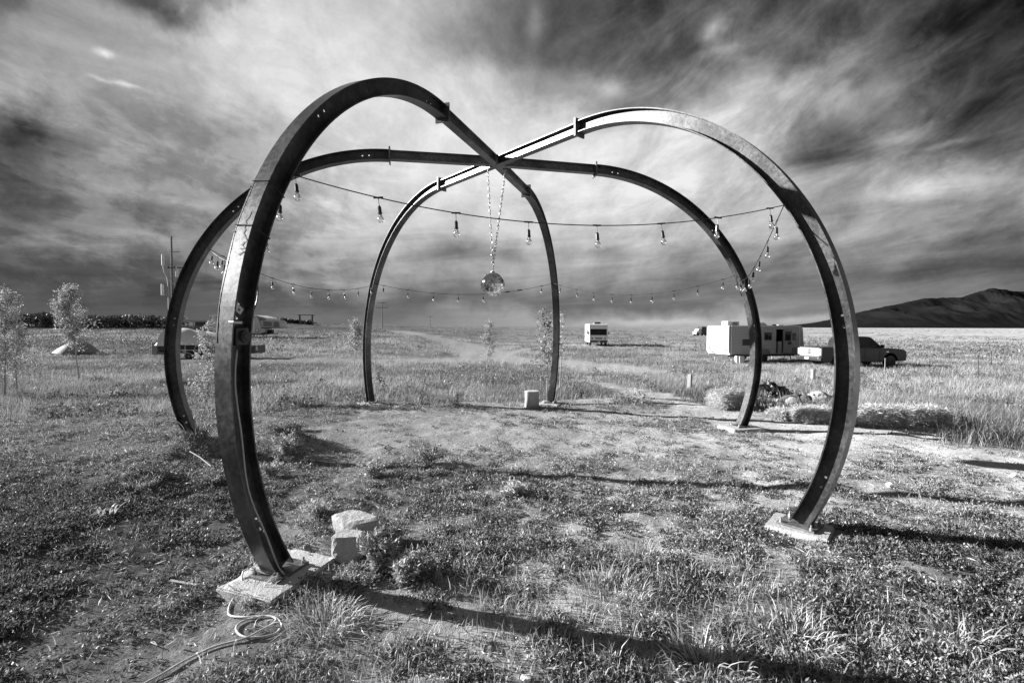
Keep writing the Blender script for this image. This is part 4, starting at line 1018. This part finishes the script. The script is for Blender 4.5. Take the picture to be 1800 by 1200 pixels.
# --- dome tent
g0 = at_dist(132, 40.0); tn = empty('dome_tent', g0, .1, 'low pale dome tent with dark hem pitched in the grass', 'tent')
vs = []; nu, nv = 24, 10
for i in range(nv):
    f = i/(nv-1); r = 1-f; z = 1.08*(1-(1-f)**1.8)
    for j in range(nu):
        a = 2*math.pi*j/nu; k = .86+.2*abs(math.cos(2*a))**.5; vs.append((1.75*r*k*math.cos(a)+.25*f, 1.25*r*k*math.sin(a), z*(1-.05*(1-abs(math.cos(2*a))))))
MB().add(vs, [(i*nu+j, i*nu+(j+1)%nu, (i+1)*nu+(j+1)%nu, (i+1)*nu+j) for i in range(nv-1) for j in range(nu)]).build('canopy', M['tentcloth'], tn, smooth=True)
MB().lathe([(1.66,-.05),(1.69,.10)], 24).build('hem', M['dark_trim'], tn).scale = (1.02,.74,1)
for s in (-1,1): MB().tube([(1.78*u*.74+.25*(1-abs(u)), s*1.28*u*.74, 1.10*(1-abs(u)**1.8)) for u in np.linspace(-1,1,15)], .016, 5).build('tent_pole', M['dark_trim'], tn)
# --- utility poles
def upole(px, Y, top_py, label, arms, r=.13):
    p = at_dist(px, Y); d = ray(px, top_py); ztop = EYE+d.z/d.y*Y; h = ztop-p.z
    root = empty('utility_pole', p, 0, label, 'utility pole', 'utility poles on the plain')
    MB().tube([(0,0,-.3),(0,0,h)], [r,r*.7], 8).build('pole', M['pole'], root)
    for (dz, L, off) in arms:
        ar = MB().box((off,-.12,h-dz), (L,.12,.12)).build('crossarm', M['pole'], root)
        for q in (-.46,-.2,.2,.46): MB().lathe([(.03,0),(.05,.04),(.05,.1),(.02,.13)], 8, (off+q*L,-.12,h-dz+.06)).build('insulator', M['glass'], ar)
    return root, h
pole, h = upole(304, 46, 415, 'tall crowded utility pole with antennas behind the leftmost leg', [(3.0,2.2,.8)], .12)
for (dz, x, L) in ((1.5,.1,.9),(4.0,.15,1.0),(4.5,.1,.8)): MB().box((x+.3,-.1,h-dz), (L,.06,.08)).build('bracket', M['galv'], pole)
for (dz, x) in ((2.8,-.75),(5.6,-.85),(3.9,.55)):
    an = MB().lathe([(.10,0),(.12,.05),(.12,1.0),(.08,1.05)], 10, (x,-.1,h-dz)).build('antenna', M['offwhite'], pole)
    MB().box((x/2,-.1,h-dz+.1), (abs(x),.06,.06)).build('antenna_arm', M['galv'], an)
MB().tube(smooth_line([Vector((-.75,-.1,h-2.8)),Vector((-.65,-.1,h-3.4)),Vector((-.35,-.1,h-4.2)),Vector((-.3,-.1,h-6.5)),Vector((-.3,-.1,0))]), .05, 6).build('conduit', M['grey_panel'], pole)
MB().tube([(.3,-.1,0),(.3,-.1,h-4.4)], .06, 6).build('conduit', M['grey_panel'], pole)
upole(672, 140, 530, 'distant utility pole with two crossarms beside the leg beyond the ball', [(.4,2.4,0),(1.8,3.6,0)], .16)
upole(756, 240, 555, 'farthest thin utility pole near the end of the track', [(.5,2.6,0)], .16)

# ------------------------------------------------------------------ vegetation
def scatter(n, ymin, ymax, power, rng, side=1.22):
    """random ground points in a wedge ahead, denser near"""
    u = rng.random(n); y = ymin*(ymax/ymin)**(u**power); x = (rng.random(n)*2-1)*(y*side+1.0)
    return x, y
def clear_of(x, y):
    ok = np.ones(len(x), bool)
    for k, p in FOOT.items():
        a = LEG[k][0]; u = (x-p.x)*math.cos(a)+(y-p.y)*math.sin(a); v = -(x-p.x)*math.sin(a)+(y-p.y)*math.cos(a)
        if k != 2: ok &= ~((abs(u) < .32) & (abs(v) < .245))
    for (bx, by, r) in ((ground(612,978).x, ground(612,978).y, .17), (ground(628,948).x, ground(628,948).y, .22)): ok &= np.hypot(x-bx, y-by) > r
    return ok
def thin(x, y):
    """thinly grown dirt left of and before the powered footing, round the cord"""
    q = np.exp(-((x+2.35)/1.0)**2-((y-3.0)/.55)**2)+.9*np.exp(-((x+3.2)/.9)**2-((y-4.0)/.35)**2)+.8*np.exp(-((x+.9)/.5)**2-((y-3.15)/.35)**2)
    return 1-.86*sstep(.25,.7,q+.5*(fbm(x*2,y*2,63,3)-.5))
def inmesh(name, parts, matk, label, cat):
    o = link(name, fast_mesh(name, *merge(parts)), M[matk]); return setp(o, label, cat, None, 'stuff')
def dome_zone(x, y): return np.hypot((x-CX)/1.0, y-CY)
PX0 = [p for p in PATHS[0][0] if p[0] > 4.2]
YB = sorted([(-40,13.5),(-16,12.2),(-9,11.2),(-6,10.8),(-3.8,12.0),(-1,12.7),(1.6,12.6),(3.4,12.2)]+[(p[0], p[1]+.95) for p in PX0]+[(40, PX0[-1][1]-.2)])
def tall_zone(x, y):
    """1 where the tall field grass stands: beyond the frame and, on the right, beyond the path"""
    return sstep(-.35, .45, y-np.interp(x, [q[0] for q in YB], [q[1] for q in YB])+1.6*(fbm(x*.6,y*.6,41,3)-.5))
CORDXY = [(p.x, p.y) for p in line if p.z < .3]
def cord_clear(x, y): return sstep(.03, .16, segdist(x, y, CORDXY))
# low weeds: small leafy mounds
rng = np.random.default_rng(11)
def weed_patch(x, y): return .45*fbm(x*1.3, y*1.3, 51, 3)+.55*fbm(x*4.2, y*4.2, 53, 3)+.10*soil_vignette_mask(x,y)
def weeds(npts, rlo, rhi, hlo, hhi, near, farn, thr, ymax, extra, leaf):
    x, y = scatter(npts, 2.0, ymax, .82, rng)
    den = (1-bare_mask(x,y,True))*sstep(thr, thr+.12, weed_patch(x,y))*(1-.75*tall_zone(x,y))*thin(x,y)+extra
    k = (rng.random(len(x)) < den*cord_clear(x,y)) & clear_of(x, y); x, y = x[k], y[k]; n = len(x)
    rp = rng.uniform(rlo,rhi,n); hp_ = rp*rng.uniform(hlo,hhi,n); tn_ = np.clip(rng.normal(.52,.24,n)-.30*soil_vignette_mask(x,y),0,1)  # weed tone lowered by the same mask, partly painted vignetting
    NL = np.where(np.hypot(x,y) < 6.5, near, farn); idx = np.repeat(np.arange(n), NL); m = len(idx)
    a = rng.uniform(0,2*np.pi,m); rr_ = np.sqrt(rng.random(m)); e = rng.uniform(.1,1,m)**.6
    base = np.stack([x[idx]+np.cos(a)*rr_*rp[idx], y[idx]+np.sin(a)*rr_*rp[idx], np.zeros(m)], 1); base[:,2] = T(base[:,0],base[:,1])+hp_[idx]*(1-rr_**2)*e
    d = np.stack([np.cos(a)*rr_, np.sin(a)*rr_, rng.uniform(-.1,1.0,m)], 1)+rng.normal(size=(m,3))*.4
    return leaves_geo(base, d, rng.uniform(.012,.034,m)*leaf*(1+.025*base[:,1]), rng.uniform(.003,.007,m)*leaf*(1+.06*base[:,1]), np.clip(tn_[idx]+rng.normal(0,.2,m)+.25*(e-.5),0,1), rng)
g1 = weeds(60000, .018,.05, .5,1.25, 17, 10, .42, 16.0, .03, .95)
g1b = weeds(12500, .05,.115, .5,1.05, 60, 34, .47, 15.0, .01, 1.0)
inmesh('low_weeds', [g1, g1b], 'weed', 'low leafy weeds covering the ground in patches', 'weeds')
# short grass, bent every way, and dry litter
x, y = scatter(95000, 1.9, 15.0, .8, rng); den = (1-bare_mask(x,y))*sstep(.38,.62,fbm(x*1.1+9,y*1.1,71,4)+.05)*thin(x,y)
den = np.maximum(den, .9*sstep(2.0,.6,np.hypot((x-.9)/1.0,(y-3.3)/.6))*sstep(.35,.6,fbm(x*2,y*2,73,3)+.1)); k = (rng.random(len(x)) < den*.8*cord_clear(x,y)) & clear_of(x,y); x, y = x[k], y[k]; n = len(x)
lush = sstep(2.2,1.0,np.hypot((x-.9)/1.5,(y-3.2)/.7))
ln = rng.normal(size=(n,3))*np.array([.55,.55,0]); base = np.stack([x,y,T(x,y)-.005],1)
g2 = blades_geo(base, ln, rng.uniform(.03,.085,n)*(1+.8*lush), rng.uniform(.0014,.0034,n)*(1+.08*y), np.clip(rng.normal(.5,.28,n)-.28*soil_vignette_mask(x,y),0,1), rng, .7)
nl = 11000; x, y = scatter(nl, 1.9, 13, .75, rng); k = rng.random(nl) < .25+.6*(1-bare_mask(x,y)); x, y = x[k], y[k]; nl = len(x)
a = rng.uniform(0,2*np.pi,nl); d = np.stack([np.cos(a),np.sin(a),rng.uniform(-.05,.25,nl)],1)
g3 = leaves_geo(np.stack([x,y,T(x,y)+.006+rng.random(nl)*.02],1), d, rng.uniform(.02,.11,nl), rng.uniform(.0012,.003,nl)*(1+.06*y), rng.uniform(.3,1,nl), rng)
inmesh('short_grass', [g2], 'grass', 'short bent grass growing through the weeds', 'grass'); inmesh('dry_litter', [g3], 'straw', 'dry straw litter scattered over the dirt', 'straw')
# tall field grass around and beyond the frame
x, y = scatter(900000, 8.0, 90.0, .70, rng, 1.25); den = tall_zone(x,y)*(1-bare_mask(x,y))*(.35+.65*sstep(.32,.6,fbm(x*.35,y*.35,81,4)))
k = (rng.random(len(x)) < den) & clear_of(x,y)
for (bx, by) in BALES: k &= np.hypot(x-bx, (y-by+.3)*.9) > .85
for q in ((1385,712),(1412,712),(1440,712),(1360,699),(1335,700),(1385,699)):
    g_ = ground(*q); k &= np.hypot(x-g_.x, (y-g_.y+.3)*.8) > .62
x, y = x[k], y[k]; n = len(x); far = np.hypot(x,y)
patch = fbm(x*.22,y*.22,91,3); hgt = rng.uniform(.12,.34,n)*(.55+.9*patch)*(1+.45*sstep(3,9,x)*sstep(20,10,y)*sstep(4,6,y))
hgt *= np.where(far > 26, .8, 1)*(.6+.4*sstep(.0,2.0,y-np.interp(x, [q[0] for q in YB], [q[1] for q in YB])))
ln = rng.normal(size=(n,3))*np.array([.42,.42,0])+np.array([.12,-.02,0])
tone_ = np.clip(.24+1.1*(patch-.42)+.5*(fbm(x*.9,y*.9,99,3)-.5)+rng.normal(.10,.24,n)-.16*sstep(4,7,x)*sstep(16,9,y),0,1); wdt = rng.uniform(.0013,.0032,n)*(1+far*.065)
k = far < 17
def blade_tris(base, lean, h, w, tone, rng):
    n = len(base); a = rng.uniform(0,2*np.pi,n); side = np.stack([np.cos(a),np.sin(a),np.zeros(n)],1)*w[:,None]
    co = np.stack([base-side, base+side, base+lean*h[:,None]*.8+np.array([[0,0,1.0]])*h[:,None]],1).reshape(-1,3)
    return co, np.arange(3*n), np.full(n,3), np.repeat(tone,3)
B_ = np.stack([x,y,T(x,y)-.02],1)
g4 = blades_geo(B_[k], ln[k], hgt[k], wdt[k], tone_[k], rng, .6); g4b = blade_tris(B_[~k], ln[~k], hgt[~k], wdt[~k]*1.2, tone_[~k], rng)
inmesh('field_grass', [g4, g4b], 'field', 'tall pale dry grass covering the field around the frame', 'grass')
# darker herb clumps standing in the field
nc = 1900; x, y = scatter(nc, 9, 70, .72, rng, 1.25); k = (rng.random(nc) < tall_zone(x,y)*(1-bare_mask(x,y))*sstep(.4,.62,fbm(x*.3+4,y*.3,95,3)+.08)); x, y = x[k], y[k]; nc = len(x)
idx = np.repeat(np.arange(nc), 80); m = len(idx); wd = rng.uniform(.15,.6,nc); ht = rng.uniform(.18,.42,nc)
a = rng.uniform(0,6.283,m); r_ = np.sqrt(rng.random(m)); q = rng.random(m)
base = np.stack([x[idx]+np.cos(a)*r_*wd[idx], y[idx]+np.sin(a)*r_*wd[idx]*.8, np.zeros(m)],1); base[:,2] = T(base[:,0],base[:,1])+ht[idx]*q*np.sqrt(1-r_*r_*.9)
g5 = leaves_geo(base, rng.normal(size=(m,3))+np.array([0,0,.8]), rng.uniform(.06,.14,m), rng.uniform(.009,.022,m), np.clip(rng.normal(.3,.2,m)+.2*q,0,1), rng)
inmesh('field_herbs', [g5], 'weed', 'darker leafy herbs standing in clumps through the field', 'herbs')
# sagebrush dots and tufts over the far plain
nc = 12000; u = rng.random(nc); y = 38*(900/38)**u; x = (rng.random(nc)*2-1)*y*1.25; k = (rng.random(nc) < sstep(.40,.66,fbm(x*.03,y*.012,97,4)+.05)) & (bare_mask(x,y) < .3); x, y = x[k], y[k]; nc = len(x)
idx = np.repeat(np.arange(nc), 10); m = len(idx); wd = rng.uniform(.25,.8,nc)*(1+y/500); ht = rng.uniform(.12,.36,nc)*(1+y/350)
a = rng.uniform(0,6.283,m); r_ = np.sqrt(rng.random(m)); q = rng.random(m)
base = np.stack([x[idx]+np.cos(a)*r_*wd[idx], y[idx]+np.sin(a)*r_*wd[idx], np.zeros(m)],1); base[:,2] = T(base[:,0],base[:,1])+ht[idx]*q*.6
g6 = leaves_geo(base, rng.normal(size=(m,3))+np.array([0,0,.9]), ht[idx]*rng.uniform(.3,.7,m), wd[idx]*.10, np.clip(rng.normal(.4,.25,m),0,1), rng)
inmesh('sagebrush', [g6], 'sage', 'scattered sagebrush dotting the far plain', 'sagebrush')
# pebbles
npb = 2600; x, y = scatter(npb, 1.9, 12, .8, rng); z = T(x,y); s = rng.uniform(.004,.016,npb); oc = np.array([[1,0,0],[-1,0,0],[0,1,0],[0,-1,0],[0,0,.7],[0,0,-.7]])
co = (np.stack([x,y,z],1)[:,None,:]+oc[None]*s[:,None,None]*rng.uniform(.6,1.4,(npb,6,1))).reshape(-1,3)
tri = np.array([[0,2,4],[2,1,4],[1,3,4],[3,0,4],[2,0,5],[1,2,5],[3,1,5],[0,3,5]]); lo = (np.arange(npb)[:,None,None]*6+tri[None]).ravel()
inmesh('pebbles', [(co, lo, np.full(npb*8,3), np.repeat(rng.uniform(0,1,npb),6))], 'straw', 'small loose pebbles scattered on bare dirt', 'pebbles')
# single plants that stand out
def arch_blades(base, out, h, droop, width, tone, rng):
    """blades of five levels that rise, arch over and droop"""
    n = len(base); side = unit(np.cross(out, np.array([[0,0,1.0]]))+rng.normal(size=(n,3))*.25); L = []
    for f, wf_ in ((0,.8),(.28,1),(.55,.85),(.8,.5),(1,.08)):
        c = base+out*(h*(.25*f+.75*f*f)*1.0)[:,None]*1.0; c[:,2] += h*(f*1.15-droop*f**2.4)
        L += [c-side*(width*wf_)[:,None], c+side*(width*wf_)[:,None]]
    co = np.stack(L, 1).reshape(-1,3); i = np.arange(n)[:,None]*10
    lo = (i+np.array([[0,1,3,2, 2,3,5,4, 4,5,7,6, 6,7,9,8]])).ravel()
    return co, lo, np.full(n*4, 4), np.repeat(tone, 10)
def tuft(px, py, n, h, r, label, seed, matk='grass', tone=(.2,1), lean=1.0, w=.004, name='grass_tuft', cat='grass tuft'):
    p = ground(px, py); rr = np.random.default_rng(seed); a = rr.uniform(0,6.283,n); q = np.sqrt(rr.random(n))*r*.45
    base = np.stack([np.cos(a)*q, np.sin(a)*q, np.full(n,-.01)],1); a2 = a+rr.normal(0,.5,n)
    out = np.stack([np.cos(a2),np.sin(a2),np.zeros(n)],1)*rr.uniform(.2,lean,(n,1))
    hh = rr.uniform(.35,1.0,n)*h
    g = arch_blades(base, out, hh, rr.uniform(.25,1.0,n), rr.uniform(.6,1.3,n)*w*.8, rr.uniform(tone[0],tone[1],n), rr)
    co = g[0]; co[:,2] = np.maximum(co[:,2], T(co[:,0]+p.x, co[:,1]+p.y)-p.z+.002*rr.random(len(co)))
    o = link(name, fast_mesh(name, *g), M[matk]); o.location = p; setp(o, label, cat, 'plants that stand out'); return o
tuft(440, 1050, 160, .17, .28, 'arching grass tuft growing against the powered footing', 1)
tuft(570, 1098, 480, .22, .52, 'broad arching grass tuft in front of the powered footing', 2)
tuft(1128, 985, 150, .22, .30, 'dark lone tuft of drooping blades in the frame opening', 3, tone=(.1,.8))
tuft(1075, 1045, 420, .19, .6, 'wide mixed grass tuft in the near foreground', 4)
tuft(1245, 1175, 300, .22, .5, 'large tuft of broad blades at the end of the near shadow', 5, w=.006)
tuft(1400, 1130, 300, .21, .55, 'windblown dry tuft near the half buried footing', 6, w=.005, tone=(.4,1))
tuft(1690, 1135, 120, .24, .35, 'thin dark tuft of long blades beyond the windblown one', 16, w=.006)
tuft(345, 770, 160, .42, .36, 'weedy tuft hiding the foot of the leg on the mound', 7, tone=(0,.6), w=.007)
tuft(316, 766, 120, .34, .30, 'second weedy tuft hiding the leg foot on the mound', 17, tone=(0,.6), w=.007)
tuft(300, 1008, 140, .13, .26, 'small dark rosette of blades on the dirt by the powered footing', 8, tone=(0,.5))
tuft(186, 905, 16, .24, .2, 'single broad leaved plant among the dark weeds', 9, w=.013, tone=(.6,1))
def herb(px, py, n, h, r, label, seed, tone=(.2,.9), leaf=.05):
    p = ground(px, py); rr = np.random.default_rng(seed); root = empty('weed_plant', p, 0, label, 'weed', 'plants that stand out'); mb = MB(); B = []
    for s in range(10):
        a = rr.uniform(0,6.283); e = Vector((math.cos(a)*r*rr.uniform(.2,.9), math.sin(a)*r*rr.uniform(.2,.9), h*rr.uniform(.65,1.1))); mb.tube([Vector((0,0,-.02)), e*.5+Vector((0,0,.05)), e], [.005,.004,.002], 4)
        for f in rr.uniform(.2,1,n//10): B.append(tuple(e*f))
    mb.build('stem', M['bark_dark'], root); B = np.array(B)+rr.normal(size=(len(B),3))*r*.1; m = len(B); dd = rr.normal(size=(m,3))+np.array([0,0,.7])
    link('foliage', fast_mesh('foliage', *leaves_geo(B, dd, rr.uniform(.6,1.3,m)*leaf, rr.uniform(.12,.2,m)*leaf, rr.uniform(tone[0],tone[1],m), rr)), M['grass'], root)
herb(668, 1010, 1500, .30, .20, 'feathery leafy weed beside the angular block', 1)
herb(708, 1025, 1100, .24, .20, 'lower feathery weed next to the leafy one by the block', 2)
herb(752, 815, 900, .24, .36, 'dark bushy weed alone on the bare dirt', 3, (0,.5))
herb(500, 800, 800, .34, .24, 'tall pale weed behind the powered leg', 4)
herb(475, 838, 700, .22, .24, 'short pale weed close behind the powered leg', 5)
herb(655, 838, 800, .2, .3, 'pale weed where a beam shadow begins', 6)
herb(800, 716, 700, .3, .3, 'dark weed at the field edge below the ball', 7, (0,.5))
herb(1020, 700, 700, .3, .3, 'dark round weed behind the stump footing', 8, (0,.4))
herb(497, 764, 1300, .22, .34, 'dark leafy weed crowning the clod behind the powered leg', 11, (0,.45), .045)
herb(520, 758, 900, .16, .3, 'paler weed spreading over the side of that clod', 12, (.1,.7), .04)
herb(372, 850, 1200, .16, .34, 'dark weed on the low mound beside the pale stick', 13, (0,.5), .04)
tuft(480, 772, 200, .16, .4, 'short tuft on the near slope of the clod behind the powered leg', 31, tone=(.1,.8), w=.005)
tuft(250, 850, 200, .14, .4, 'short tuft in dark weeds beyond the single broad leaved plant', 32, tone=(.1,.8), w=.004)
herb(560, 905, 700, .14, .25, 'low pale weed behind the two boulders', 14, (.3,1), .04)
herb(905, 868, 500, .12, .2, 'bright broad leaved weed lying in the long beam shadow', 15, (.7,1), .07)
